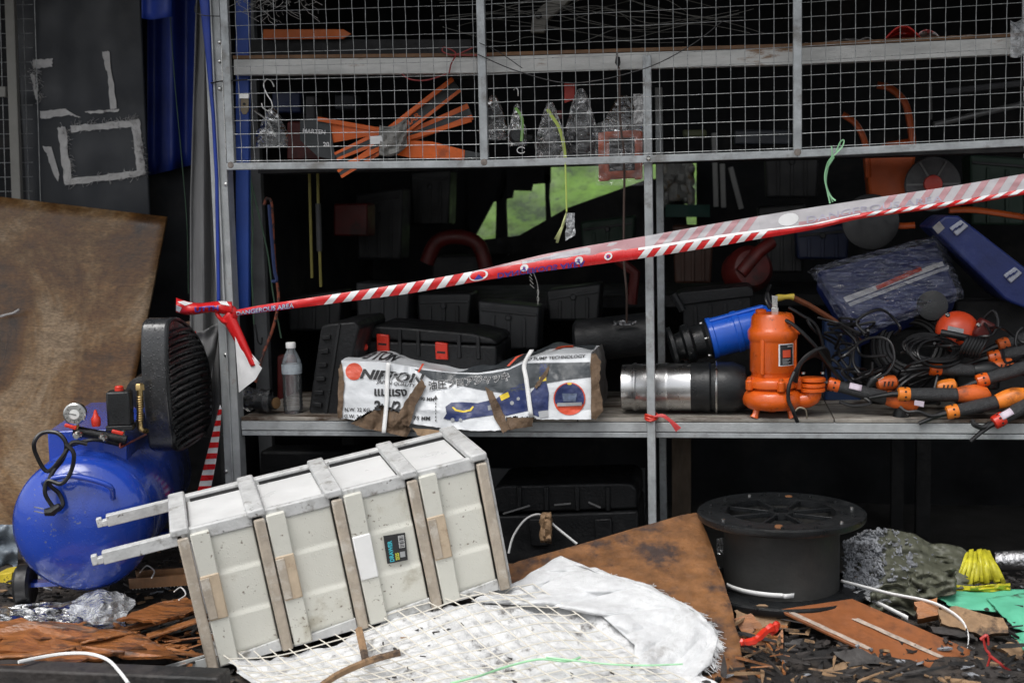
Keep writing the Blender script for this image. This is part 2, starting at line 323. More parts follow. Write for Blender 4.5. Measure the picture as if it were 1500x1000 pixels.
def mapped(name, vs2, fs, fn, m, parent, maxlen=0):
    bm = bmesh.new(); bv = [bm.verts.new((x, y, 0)) for x, y in vs2]
    for f in fs:
        try: bm.faces.new([bv[i] for i in f])
        except ValueError: pass
    bmesh.ops.triangulate(bm, faces=bm.faces)
    if maxlen:
        for _ in range(4):
            es = [e for e in bm.edges if e.calc_length() > maxlen]
            if not es: break
            bmesh.ops.subdivide_edges(bm, edges=es, cuts=1); bmesh.ops.triangulate(bm, faces=bm.faces)
    bm.verts.index_update()
    mb = MB(); mb.add([fn(q.co.x, q.co.y) for q in bm.verts], [[q.index for q in f.verts] for f in bm.faces]); bm.free()
    return mb.build(name, m, parent)
def letters(s, fn, x, y, size, m, parent, shear=0, bold=0, name='lettering', maxlen=0, ang=0, sx=1, ydown=True, space=1.0, flip=1):
    vs2, fs = text2(s, size, shear, bold, space); c, q = math.cos(ang), math.sin(ang); sy = -1 if ydown else 1
    return mapped(name, [(x+(a*sx*c-b*q*flip), y+sy*(a*sx*q+b*c*flip)) for a, b in vs2], fs, fn, m, parent, maxlen)
def patch(name, poly, fn, m, parent, maxlen=0): return mapped(name, poly, [list(range(len(poly)))], fn, m, parent, maxlen)
def disc(cx, cy, rx, ry=None, n=28, a0=0, a1=2*math.pi):
    ry = ry or rx; return [(cx+rx*math.cos(a0+(a1-a0)*i/n), cy+ry*math.sin(a0+(a1-a0)*i/n)) for i in range(n+(0 if a1-a0 > 6.28 else 1))]
def copy_tree(o, parent=None):
    c = o.copy(); COL.objects.link(c); c.parent = parent
    for ch in [x for x in o.children]: copy_tree(ch, c)
    return c
# ================================================================== the setting
g = MB(); g.grid(lambda u, v: V((lerp(-60, 60, u), lerp(-60, 60, v), 0)), 4, 4)
tag(g.build('ground', asph, None, smooth=False), 'wet dark concrete ground under the debris', None, None, 'structure')
g = MB()
def hp(u, v):
    x = lerp(-3.2, 3.2, u); y = lerp(-3.3, .75, v); z = heap(x, y)
    return V((x+.02*nz(x, y, 1, 20), y, z+.018*nz(x, y, 0, 13)+.012*nz(x, y, 5, 33) if z > .02 else z-.01))
g.grid(hp, 150, 110)
tag(g.build('debris_heap', debris, None), 'low heap of charred wet debris in front of the shelving', 'debris', None, 'stuff')
# small fragments strewn over the heap: nobody could count them
fr = MB(); frp = MB(); fra = MB()
for i in range(7000):
    x = random.uniform(-1.5, 1.75); y = random.uniform(-1.25, .25); z = heap(x, y)+random.uniform(-.004, .018)
    s_ = random.uniform(.003, .016); M_ = Matrix.Rotation(random.uniform(0, 6.3), 3, 'Z') @ Matrix.Rotation(random.uniform(-.5, .5), 3, 'X') @ Matrix.Rotation(random.uniform(-.3, .3), 3, 'Y')
    n_ = random.randint(4, 6); st_ = random.uniform(1, 3.5); rr_ = [random.uniform(.5, 1.1) for _ in range(n_)]
    (fr, frp, fra)[0 if i % 14 < 11 else (1 if i % 14 < 13 else 2)].prism([V((x, y, z))+M_ @ V((math.cos(k*6.283/n_)*s_*st_*rr_[k]*.6, math.sin(k*6.283/n_)*s_*rr_[k]*.6, 0)) for k in range(n_)], M_ @ V((random.uniform(-.2, .2)*s_, 0, s_*random.uniform(.15, .5))))
for m_, mm, lb in ((fr, woodd, 'charred black chips strewn over the heap'), (frp, woodp, 'pale wood splinters strewn over the heap'), (fra, ash, 'grey ash crumbs strewn over the heap')):
    tag(m_.build('debris_fragments', mm, None, smooth=False), lb, 'debris', None, 'stuff')

# ------------------------------------------------------------------ the shed behind the shelving, coloured near black for its inner shade
sh = thing('market_stall', 'shade-dark shell of the stall around the shelving', 'stall', (0.4, 1.3, 0))
m_ = MB(); m_.box((-1.06, 1.33, 1.25), (.04, 1.9, 2.5)); m_.build('side_wall', wallm, sh)
m_ = MB(); m_.box((2.4, 1.2, 1.25), (.04, 2.2, 2.5)); m_.build('side_wall', wallm, sh)
m_ = MB(); m_.box((-2.3, .78, 1.25), (2.44, .04, 2.5)); m_.build('front_wall', wallm, sh)
m_ = MB(); m_.box((-.3, .90, 2.56), (7.0, 3.1, .05)); m_.build('shading_roof', soot_and_shade, sh)  # out of view; front overhang added to darken the upper mesh
YB = 2.3
def bw(x0, y0, x1, y1, n='back_wall'):
    m_ = MB(); m_.pbox(x0, y0, x1, y1, YB, .04); return m_.build(n, wallm, sh)
bw(300, -150, 690, 1100); bw(690, -150, 1500, 238); bw(1020, 238, 1900, 1100); bw(690, 372, 1020, 1100)
for q in ([(722, 236), (744, 236), (741, 300), (744, 374), (725, 374), (727, 300)], [(797, 236), (806, 236), (804, 290), (808, 335), (800, 335)], [(738, 230), (806, 230), (806, 268), (780, 270), (778, 280), (752, 279), (750, 290), (738, 292)], [(686, 230), (742, 230), (740, 292), (722, 296), (704, 330), (686, 362)]):
    m_ = MB(); m_.prism([P(a, b, YB-.06) for a, b in q], (0, .03, 0)); m_.build('window_board', wallm, sh)
# a scorched green tarpaulin slung in the daylight behind the broken back wall
m_ = MB(); m_.grid(lambda u, v: V((lerp(-.7, .66, u), YB+.35+1.5*v+.06*nz(u, v, 0, 5), lerp(.9, 2.1, v)+.05*nz(u, v, 2, 6))), 40, 30)
one(m_, 'green_tarpaulin', greent, 'bright green tarpaulin seen through the broken back wall', 'tarpaulin', solid=.004)
m_ = MB(); m_.prism([P(680, 372, 2.2), P(700, 352, 2.2), P(760, 345, 2.2), P(830, 305, 2.2), P(950, 262, 2.2), P(1000, 262, 2.2), P(1010, 372, 2.2)], (0, .05, 0))
one(m_, 'sloping_board', soot_and_shade, 'black sloping board below the green tarpaulin', 'board')
m_ = MB(); m_.grid(lambda u, v: P(972+42*u, 240+62*v-10*math.sin(3*u), 2.05+.1*nz(u, v, 0, 4)), 14, 14)
one(m_, 'cloth_bundle', mat('pale mottled cloth', (.42, .42, .40), .8, 0, .3, 12, (.30, .18, .05), 9, .5, .62, .4, 30), 'pale mottled cloth bundle hanging behind the middle post', 'cloth', solid=.03)
m_ = MB(); m_.pbox(975, 300, 1040, 318, 2.02, .2)
one(m_, 'teal_board', mat('dark teal board', (.015, .07, .055), .6), 'dark teal board behind the middle post', 'board')
st = thing('step_stand', 'pale grey folding stand legs in the dark behind the mesh', 'stand', P(1062, 305, 1.9))
for a, b in (((1046, 195), (1049, 303)), ((1070, 245), (1086, 306)), ((1058, 240), (1060, 304))):
    m_ = MB(); m_.bar(P(*a, 1.9), P(*b, 1.9), .022, .012, (0, 1, 0)); m_.build('leg', mat('pale stand', (.32, .32, .31), .5), st, bevel=.002)

# ------------------------------------------------------------------ the shelving rack
rk = thing('storage_rack', 'galvanised steel shelving rack with whitewashed beams and worn boards', 'shelving', (.3, .27, 0))
XL = P(331, 450, 0).x; XM = P(952.5, 450, 0).x; XR = 1.62
m_ = MB()
m_.box((XL, -.004, 1.25), (.052, .006, 2.5)); m_.box((XL-.024, .02, 1.25), (.004, .045, 2.5)); m_.box((XL+.024, .02, 1.25), (.004, .045, 2.5)); m_.box((XL+.001, -.011, 1.25), (.006, .009, 2.5))
lp = m_.build('post', galvr, rk, bevel=.0015)
for py in (90, 130, 62, 270, 520, 690):
    c = P(322 if py < 200 else 331, py, -.008); m_ = MB(); m_.lathe([(.006, 0), (.006, .003), (.0035, .005)], c, (0, -1, 0), 10); m_.build('screw', zinc, lp)
zt = P(952, 82, 0).z
m_ = MB(); m_.box((XM, -.0125, (zt+.12)/2), (.024, .024, zt-.12)); m_.build('post', galv, rk, bevel=.002)
m_ = MB(); m_.box((XM+.008, .53, .95), (.024, .024, 1.66)); m_.build('post', galv, rk, bevel=.002)
m_ = MB(); m_.box((P(377, 400, .53).x, .55, 1.25), (.050, .03, 2.5)); m_.build('post', mat('grey post', (.14, .145, .15), .6, .1, .3, 8), rk, bevel=.002)
m_ = MB(); m_.box((XR, .0, 1.25), (.05, .03, 2.5)); m_.build('post', galv, rk, bevel=.002)
m_ = MB(); m_.box((XR, .53, 1.25), (.05, .03, 2.5)); m_.build('post', galv, rk, bevel=.002)
ZD = .782
def beam_run(z0, z1, zfun=None):
    pass
m_ = MB(); m_.box(((XL+XR)/2, .022, ZD-.012-.0155), (XR-XL-.06, .036, .029)); m_.build('beam', galvr, rk, bevel=.002)
m_ = MB(); m_.box(((XL+XR)/2, .024, ZD-.012-.031-.0085), (XR-XL-.06, .036, .0155)); m_.build('beam', galv, rk, bevel=.002)
m_ = MB(); m_.box(((XL+XR)/2, .53, ZD-.035), (XR-XL-.06, .024, .045)); m_.build('beam', galv, rk, bevel=.002)
deckm = mat('worn shelf board', (.26, .24, .21), .55, 0, .4, 12, (.05, .03, .018), 7, .46, .60, .3, 60, stretch=(.5, 1.5, 1))
xs = [XL+.03, -.33, .19, .40, .93, XR-.03]
for a, b in zip(xs, xs[1:]):
    m_ = MB(); m_.box(((a+b)/2, .275, ZD-.006), (b-a-.003, .545, .011)); m_.build('shelf_board', deckm, rk, bevel=.0015)
# upper beam (bowed) and its board
UB = [(345, 88), (700, 84.5), (950, 77), (1168, 71), (1515, 54)]
for i in range(len(UB)-1):
    a = P(*UB[i], .035); b = P(*UB[i+1], .035); dz = V((0, 0, -.0235))
    m_ = MB(); m_.bar(a+dz, b+dz, .036, .046); m_.build('beam', beamw, rk, bevel=.002)
    m_ = MB(); o_ = V((0, .24, .006)); m_.bar(a+o_, b+o_, .52, .010); m_.build('shelf_board', mat('rotten shelf board', (.13, .07, .035), .8, 0, .4, 12), rk)
# wooden prop and lower shelf back panel
m_ = MB(); m_.pbox(984, 640, 1012, 800, .56, .03); one(m_, 'timber_prop', mat('old timber', (.09, .065, .045), .8, 0, .3, 8, stretch=(4, 4, 1)), 'old brown timber prop under the shelf behind the middle post', 'timber', bevel=.002)
m_ = MB(); m_.pbox(700, 686, 945, 800, .62, .01); one(m_, 'grey_board', greym, 'grey board leaning behind the black case under the shelf', 'board')

# ------------------------------------------------------------------ wire mesh front of the cage
gt = thing('mesh_gate', 'galvanised frame of crimped wire mesh across the upper shelves', 'mesh gate', (.3, -.05, 1.53))
YG = -.052
RL = [(333, 244), (707, 240), (950, 233), (1168, 225.5), (1515, 208)]
RP = [P(x, y, YG) for x, y in RL]
def railz(X): return pl(X, [(p.x, p.z) for p in RP])
for a, b in zip(RP, RP[1:]):
    m_ = MB(); m_.bar(a, b+(b-a).normalized()*.001, .02, .021); m_.build('rail', galv, gt, bevel=.002)
c = P(950, 232, YG-.011); m_ = MB(); m_.lathe([(.007, 0), (.007, .003), (.004, .0055)], c, (0, -1, 0), 12); m_.build('bolt', zinc, gt)
XS = [P(334, 120, YG).x, P(707, 120, YG).x, P(1168, 120, YG).x, 1.56]
for X in XS:
    m_ = MB(); z0 = railz(X)+.0105; m_.box((X, YG, (z0+2.22)/2), (.024, .019, 2.22-z0)); m_.build('stile', galv, gt, bevel=.002)
    m_ = MB(); m_.lathe([(.010, -.010), (.009, -.0115), (.004, -.0125)], (X, YG, railz(X)+.004), (0, 1, 0), 10); m_.build('weld', mat('rusty weld', (.22, .19, .17), .7, .3, .4, 60), gt)
wm = mat('mesh wire', (.33, .34, .34), .38, .5, .35, 60)
SP = .0394
for X0, X1 in zip(XS, XS[1:]):
    n = int((X1-X0-.03)/SP); x = X0+.012+((X1-X0-.024)-n*SP)/2+.004
    k = 0
    while x < X1-.013:
        z0 = railz(x)+.011; pts = []
        for j in range(0, 37):
            z = z0+j*SP/2-.004
            pts.append((x, YG+(.0022 if (j % 4 == 1) else (-.0022 if j % 4 == 3 else 0))*(1 if k % 2 else -1), z))
        m_ = MB(); m_.tube(pts, .0010, 5); m_.build('wire', wm, gt, smooth=True); x += SP; k += 1
    for r in range(17):
        nseg = max(4, int((X1-X0)/SP)); pts = []
        for j in range(nseg+1):
            xx = lerp(X0+.011, X1-.011, j/nseg); pts.append((xx, YG+(.0018 if (j+r) % 2 else -.0018), railz(xx)+.016+r*SP))
        m_ = MB(); m_.tube(pts, .00095, 5); m_.build('wire', wm, gt, smooth=True)

# ------------------------------------------------------------------ left of the shelving
lf = thing('mesh_cage', 'beige painted steel frame with wire mesh at the left edge', 'cage', P(20, 310, .52))
bgm = beige
m_ = MB(); m_.bar(P(14, -40, .5), P(26, 300, .5), .035, .02, (0, 1, 0)); m_.build('upright', bgm, lf, bevel=.002)
m_ = MB(); m_.bar(P(-40, 134, .5), P(10, 135, .5), .02, .036); m_.build('crossbar', bgm, lf, bevel=.002)
for i in range(5):
    m_ = MB(); m_.tube([P(-14+i*17-(i > 0)*4, -20, .53), P(-4+i*17-(i > 0)*4, 310, .53)], .0014, 5); m_.build('wire', wm, lf)
for i in range(15):
    m_ = MB(); m_.tube([P(-40, 8+i*21, .533), P(48, 7+i*21, .533)], .0014, 5); m_.build('wire', wm, lf)
YP = .60
pn = thing('navy_sheeting', 'dark navy sheet panel with torn remains of white paper tape', 'panel', P(120, 330, YP))
def pnf(x, y, o=0): return P(x, y, YP-o+.006*math.sin(x*.09)+.004*nz(x, y, 0, .02))
m_ = MB(); m_.grid(lambda u, v: pnf(lerp(lerp(20, 42, v), lerp(205, 221, v), u), lerp(-40, 330, v)), 50, 30); m_.build('sheet', navy, pn, solid=.004, off=0)
def rag(pts, n=7, j=1.6):
    out = []
    for (a, b), (c, d) in zip(pts, pts[1:]+pts[:1]):
        for i in range(n): out.append((lerp(a, c, i/n)+random.uniform(-j, j), lerp(b, d, i/n)+random.uniform(-j, j)))
    return out
S_ = 3.126
for poly in ([(150, 275), (241, 268), (238, 305), (155, 318)], [(465, 240), (498, 236), (537, 500), (505, 500), (490, 330)], [(140, 340), (158, 345), (178, 470), (165, 455)],
             [(183, 512), (300, 500), (368, 540), (320, 528), (188, 545)], [(385, 512), (545, 500), (540, 510), (420, 522)],
             [(197, 672), (232, 672), (240, 760), (270, 800), (265, 830), (240, 790), (215, 710)]):
    patch('tape_remnant', rag([(a/S_, b/S_) for a, b in poly], 7, 1.1), lambda x, y: pnf(x, y, .006), tapew, pn)
for poly in ([(262, 585), (300, 580), (328, 830), (297, 850)], [(322, 578), (640, 545), (622, 580), (325, 605)], [(600, 560), (640, 548), (668, 800), (632, 800)], [(297, 822), (660, 775), (665, 805), (302, 850)]):
    patch('tape_frame', rag([(a/S_, b/S_) for a, b in poly], 14, 1.3), lambda x, y: pnf(x, y, .007+.001*random.random()), tapew, pn)
fz = MB()
for i in range(420):
    s_ = random.choice([((96, 187), (104, 268)), ((104, 186), (203, 176)), ((196, 176), (212, 256)), ((97, 268), (211, 254)), ((48, 90), (60, 150))]); t = random.random()
    x, y = lerp(s_[0][0], s_[1][0], t), lerp(s_[0][1], s_[1][1], t); a = random.uniform(0, 6.3); l = random.uniform(4, 12)
    fz.tube([pnf(x, y, .005), pnf(x+l*.5*math.cos(a), y+l*.5*math.sin(a), .010), pnf(x+l*math.cos(a+.4), y+l*math.sin(a+.4), .007)], .0006, 3)
fz.build('tape_fibres', tapew, pn)['kind'] = 'stuff'
tb = thing('blue_tarp', 'blue tarpaulin hanging beside the dark panel', 'tarpaulin', P(255, 300, .7))
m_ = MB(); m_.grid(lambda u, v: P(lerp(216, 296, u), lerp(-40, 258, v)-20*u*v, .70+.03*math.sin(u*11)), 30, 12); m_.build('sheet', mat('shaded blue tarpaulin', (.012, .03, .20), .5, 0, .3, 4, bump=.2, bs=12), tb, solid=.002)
m_ = MB(); m_.grid(lambda u, v: P(lerp(206+2*v, 253, u), lerp(-60, 27, v)+2*math.sin(u*5), .40+.02*math.sin(u*6)), 16, 8); m_.build('flap', tarpb, tb, solid=.002)
m_ = MB(); m_.tube(catmull([P(249, 20, .55), P(256, 120, .5), P(266, 230, .5), P(274, 330, .5), P(276, 430, .5)], 6), .0016, 5); one(m_, 'thin_string', ropeg, 'thin dark string hanging in front of the blue tarpaulin', 'cord')
m_ = MB(); m_.grid(lambda u, v: P(lerp(lerp(289, 279, min(1, v*2)), lerp(312, 322, v), u), lerp(-40, 640, v), .16+.022*math.sin(u*9+v)+.012*nz(u*3, v*6, 0)), 20, 40)
one(m_, 'grey_canvas', tarpg, 'grey canvas curtain hanging against the left post', 'curtain', solid=.004)
m_ = MB(); m_.grid(lambda u, v: P(pl(v, [(0, 290), (.25, 303), (.4, 310), (.6, 315), (1, 318)])+lerp(0, lerp(16, 5, min(1, v*3)), u), lerp(-20, 452, v), -.015-.004*math.sin(u*3)), 4, 30)
one(m_, 'blue_strap', tarpb, 'narrow blue plastic strip running down the left post', 'strap', solid=.0015)
m_ = MB(); m_.pbox(345, -40, 364, 455, .06, .02); one(m_, 'blue_board', mat('blue board', (.012, .05, .26), .5, 0, .2, 5), 'upright blue board inside the left post', 'board', bevel=.002)
m_ = MB(); m_.tube(catmull([P(287, 5, -.03), P(286, 18, -.04), P(300, 23, -.04), P(325, 24, -.03)], 6), .0016, 5); one(m_, 'wire_tie', rubber, 'loop of black wire at the top of the left post', 'wire')
m_ = MB(); m_.tube(catmull([P(309, 122, -.02), P(325, 119, -.035), P(345, 118, -.06), P(362, 117, -.065)], 6), .0022, 6); one(m_, 'cable_tie', rubber, 'black cable tie binding the mesh gate to the left post', 'cable tie')
m_ = MB(); m_.tube(catmull([P(325, 30, -.02), P(325, 90, -.02), P(330, 200, -.02), P(331, 228, -.02)], 4), .0012, 5); one(m_, 'steel_cable', zinc, 'thin steel cable running down the face of the left post', 'cable')
# plywood sheet leaning behind the compressor
def plyf(u, v): return lerp(lerp(P(-40, 284, .50), P(246, 318, .46), u), lerp(P(-40, 830, .28), P(152, 800, .28), u), v)+V((0, .008*nz(u, v, 0, 2), 0))
m_ = MB(); m_.grid(plyf, 24, 24); one(m_, 'plywood_sheet', ply, 'wet stained plywood sheet leaning behind the blue compressor', 'plywood', solid=.012, off=1)
m_ = MB(); m_.tube(catmull([P(-5, 465, .39), P(8, 461, .388), P(20, 458, .386), P(28, 453, .384)], 4), [.0022+.002*random.random() for _ in range(13)], 6); one(m_, 'glue_smear', tapew, 'short pale streak on the plywood sheet', 'smear')
# ================================================================== crushed carton of a floor jack
ct = thing('crushed_carton', 'crushed white and slate floor jack carton torn open on the shelf edge', 'carton', P(680, 612, .1))
TE = [(500, 528), (560, 530), (612, 538), (660, 545), (700, 546), (745, 540), (772, 527), (790, 521), (865, 517)]
BE = [(497, 612), (540, 618), (600, 620), (650, 627), (700, 631), (755, 629), (780, 614), (866, 614)]
def crump(x, y):
    a = .008*nz(x/70, y/60, 1)+.024*facet(x/44+.3, y/38+.2, 1)+.010*facet(x/19, y/16+.5, 2)+.002*abs(nz(x/6, y/7, 9))
    v = (y-pl(x, TE))/(pl(x, BE)-pl(x, TE))
    return a+.045*math.exp(-((x-665)/45)**2)*max(0, 1-v*1.4)-.012*math.exp(-((x-772)/9)**2)+.012*math.exp(-((x-600)/6)**2)
def Cf(x, y, off=0.0):
    t, b = pl(x, TE), pl(x, BE); v = max(-.2, min(1.2, (y-t)/(b-t)))
    return P(x, y, lerp(-.004, -.045, v)+crump(x, y)*.9-off)
def inpoly(x, y, p):
    r = False
    for (a, b), (c, d) in zip(p, p[1:]+p[:1]):
        if (b > y) != (d > y) and x < (c-a)*(y-b)/(d-b)+a: r = not r
    return r
TORN = [[(510, 640), (512, 619), (535, 605), (558, 592), (590, 604), (600, 640)], [(738, 640), (742, 611), (786, 611), (786, 640)]]
nu, nv = 150, 42
m_ = MB(); idx = {}; q = 0
def cgrid(i, j):
    x = lerp(500, 866, i/nu); t, b = pl(x, TE), pl(x, BE)+1.5*nz(x/7, 0, 2); return x, lerp(t, b, j/nv)
fs = []
for j in range(nv):
    for i in range(nu):
        x, y = cgrid(i+.5, j+.5)
        if any(inpoly(x+2*nz(x, y, 0, .3), y+2*nz(x, y, 9, .3), p) for p in TORN): continue
        f = []
        for a, b in ((i, j), (i+1, j), (i+1, j+1), (i, j+1)):
            if (a, b) not in idx: idx[(a, b)] = len(m_.v); m_.v.append(Cf(*cgrid(a, b)))
            f.append(idx[(a, b)])
        fs.append(f)
m_.f = fs; m_.build('front_panel', cardw, ct, ang=.28)
DEP = .36
def Ctop(x, w_, off=0.0):       # top face: x pixel of the front edge, w 0..1 to the back
    f = Cf(x, pl(x, TE)); sag = .02*nz(x/40, w_*2, 3)*min(1, w_*4)-.025*math.exp(-((x-655)/55)**2)*math.sin(w_*3.1)
    return V((f.x, lerp(f.y, DEP, w_), f.z+sag+off-.004*w_))
m_ = MB(); m_.grid(lambda u, v: Ctop(lerp(500, 866, u), v), 90, 14); m_.build('top_panel', cardw, ct, ang=1.2)
m_ = MB(); m_.grid(lambda u, v: lerp(Cf(866, lerp(pl(866, TE), 614, v)), V((Cf(866, 560).x+.012, DEP, lerp(Ctop(866, 1).z, ZD, v))), u)+V((.012*nz(u*3, v*3, 2), 0, 0)), 14, 14); m_.build('side_panel', mat('side print', (.17, .16, .15), .6, 0, .4, 14, (.34, .33, .32), 11, .52, .66, .2, 50), ct, ang=1.2)
m_ = MB(); m_.grid(lambda u, v: P(lerp(503, 862, u), lerp(pl(lerp(503, 862, u), TE)+8, 613, v), .075+.01*nz(u*8, v*4)), 30, 8); m_.build('inner_cardboard', card, ct)
m_ = MB(); m_.grid(lambda u, v: lerp(Cf(500, lerp(528, 612, v)), V((Cf(500, 560).x, DEP, lerp(Ctop(500, 1).z, ZD, v))), u), 6, 6); m_.build('side_panel', card, ct)
def fl(x, y): return Cf(x, y, .0020)
def cp(pts): return [(340+a/2.586, 440+b/2.586) for a, b in pts]
ML = 3
patch('dark_band', [(606, 540), (640, 544), (670, 547), (700, 548), (722, 546), (745, 541.5), (766, 532), (792, 531), (830, 531), (864, 530), (865, 552), (830, 556), (800, 561), (765, 572), (735, 575), (700, 570), (660, 561), (632, 556)], fl, inkd, ct, ML)
patch('red_disc', disc(518.6, 544, 12.6), fl, inkr, ct, ML)
f2 = lambda x, y: Cf(x, y, .0034)
f3 = lambda x, y: Cf(x, y, .0050)
letters('NIPPON', fl, 525.8, 553.4, 18.5, inkw, ct, .25, 1.2, maxlen=ML, ang=R_(-5), sx=1.36)
letters('NIPPON', f2, 526, 553, 18.5, inkk, ct, .25, .8, maxlen=ML, ang=R_(-5), sx=1.36)
letters('PPON', f3, 557.3, 555.6, 17.8, inkg, ct, .25, -.15, maxlen=ML, ang=R_(-5), sx=1.36)
letters('JAPAN QUALITY', f2, 552, 561, 6.6, inkk, ct, .2, .1, maxlen=ML, ang=R_(-6), sx=1.15)
letters('แม่แรง', f2, 547, 579, 17, inkk, ct, 0, .55, maxlen=ML, ang=R_(-1), sx=1.05)
letters('2 1/2', f2, 548, 600, 19, inkk, ct, 0, .8, maxlen=ML, ang=R_(-2))
letters('N.W. 32 KG', f2, 504.5, 602, 7.2, inkk, ct, 0, .16, maxlen=ML, ang=R_(-1))
letters('G.W. 34', f2, 504, 611.5, 7.2, inkk, ct, 0, .16, maxlen=ML, ang=R_(-2))
letters('490 MM', f2, 611, 586, 7.5, inkk, ct, .1, .1, maxlen=ML, ang=R_(-3))
letters('75 MM', f2, 605, 614.5, 8, inkk, ct, .1, .12, maxlen=ML, ang=R_(-2), sx=1.1)
letters('油圧フロアジャッキ', f2, 627.6, 570.4, 13.7, inkw, ct, 0, .75, maxlen=ML, ang=R_(7), sx=.98)
letters('油圧フロアジャッキ', f3, 628, 570, 13.6, inkk, ct, 0, .18, maxlen=ML, ang=R_(7), sx=.98)
letters('RAPID PUMP TECHNOLOGY', f2, 757, 528.5, 6.0, inkk, ct, .15, .15, maxlen=ML, ang=R_(3), sx=1.32)
for k in range(7): patch('dash', [(637.6, 584+k*5), (638.8, 584+k*5), (638.8, 587+k*5), (637.6, 587+k*5)], f2, inkk, ct)
patch('arrow_head', [(638.2, 578), (641, 584), (635.4, 584)], f2, inkk, ct)
patch('red_stripe', cp([(720, 238), (728, 240), (708, 272), (702, 270)]), f2, inkr, ct, ML)
patch('red_stripe', cp([(1040, 248), (1075, 212), (1105, 203), (1082, 216), (1050, 248)]), f2, inkr, ct, ML)
pic = patch('jack_picture', cp([(808, 402), (830, 386), (870, 384), (930, 388), (1000, 372), (1040, 340), (1105, 308), (1124, 330), (1132, 415), (1085, 425), (1040, 436), (1000, 432), (900, 446), (850, 458), (800, 447), (812, 428)]), fl, inkb, ct, ML)
patch('handle_mark', cp([(832, 404), (845, 418), (875, 424), (905, 418), (916, 402), (910, 400), (900, 412), (875, 417), (850, 412), (838, 402)]), f2, inky, ct, ML)
patch('yellow_mark', cp([(1012, 360), (1045, 346), (1052, 364), (1020, 380)]), f2, inky, ct, ML)
for c, r in (((1060, 388), 6), ((1084, 372), 5), ((835, 452), 6), ((865, 452), 5)): patch('bolt_mark', disc(340+c[0]/2.586, 440+c[1]/2.586, r/2.586*1.3, n=10), f2, inkg, ct)
patch('label_mark', cp([(968, 398), (1000, 390), (1002, 410), (970, 416)]), f2, inkg, ct)
patch('pump_picture', cp([(1166, 240), (1192, 240), (1189, 300), (1200, 350), (1196, 432), (1160, 440), (1134, 430), (1130, 350), (1162, 310)]), fl, inkb, ct, ML)
patch('yellow_mark', cp([(1164, 290), (1190, 288), (1190, 304), (1164, 306)]), f2, inky, ct)
patch('grey_mark', cp([(1160, 420), (1196, 415), (1198, 440), (1164, 446)]), f2, inkg, ct)
cx, cy = 340+1278/2.586, 440+372/2.586
patch('round_picture', disc(cx, cy, 23.5, 24), fl, inkr, ct, ML)
patch('round_picture_dark', [(cx+x*21.5, cy+y*22.5) for x, y in disc(0, 0, 1, n=24, a0=R_(160), a1=R_(380))], f2, inkb, ct, ML)
patch('round_picture_detail', [(cx-11, cy-8), (cx+11, cy-8), (cx+9, cy+4), (cx-9, cy+4)], f3, mat('ink mid blue', (.10, .13, .20), .5, 0, .5, 60), ct, ML)
patch('round_picture_bar', [(cx-18, cy+6), (cx+18, cy+5), (cx+18, cy+10), (cx-18, cy+11)], f3, inkg, ct, ML)
patch('yellow_mark', disc(cx, cy-22, 3.5, 1.8, n=10), f3, inky, ct)
tp = lambda x, y: Ctop(x, y/100., .002)
letters('3 TON', tp, 522, 16, 22, inkk, ct, 0, .6, maxlen=8, ydown=False, sx=.7, flip=2.6)
patch('top_picture', [(700, 4), (745, 4), (770, 60), (860, 35), (862, 96), (720, 96), (650, 60)], tp, inkd, ct, 9)
patch('top_red', [(800, 22), (835, 22), (832, 50), (806, 50)], lambda x, y: Ctop(x, y/100., .004), inkr, ct, 9)
def scrap(pts, yo, name='torn_flap', m=card, n=6, bulge=.012):
    poly = rag(pts, n, .9)
    return patch(name, poly, lambda x, y: Cf(x, min(y, 640), yo+bulge*1.3*facet(x/13, y/15, 3)+.005*facet(x/5, y/7, 5)), m, ct, 4)
scrap([(618, 555), (624, 565), (606, 600), (600, 624), (590, 622), (585, 604), (600, 578)], .012)
scrap([(711, 566), (722, 574), (735, 600), (747, 628), (737, 634), (724, 612)], .013)
scrap([(514, 620), (540, 606), (557, 594), (588, 606), (602, 628), (596, 640), (560, 632), (530, 626)], -.004, bulge=.02)
scrap([(604, 626), (650, 630), (676, 636), (640, 644), (612, 638)], .006, m=mat('light cardboard', (.27, .18, .105), .85, 0, .2, 20))
scrap([(742, 611), (781, 611), (780, 624), (745, 630)], .004)
scrap([(496, 540), (501, 530), (504, 560), (501, 612), (494, 612)], .004, bulge=.004)
scrap([(865, 520), (872, 516), (880, 530), (878, 560), (884, 600), (872, 614), (866, 612)], .006, bulge=.014)
scrap([(797, 545), (806, 532), (800, 552), (786, 570), (783, 566)], .006, bulge=.004)
for pts in ([(569, 531), (567, 560), (566, 592), (562, 634)], [(779, 512), (768, 534), (771, 556), (778, 610)]):
    cs = catmull([V((a, b, 0)) for a, b in pts], 5); m_ = MB(); m_.ribbon([Cf(p.x, p.y, .006) for p in cs], [V((.013, 0, 0))]*len(cs)); m_.build('plastic_strap', white, ct, solid=.001)

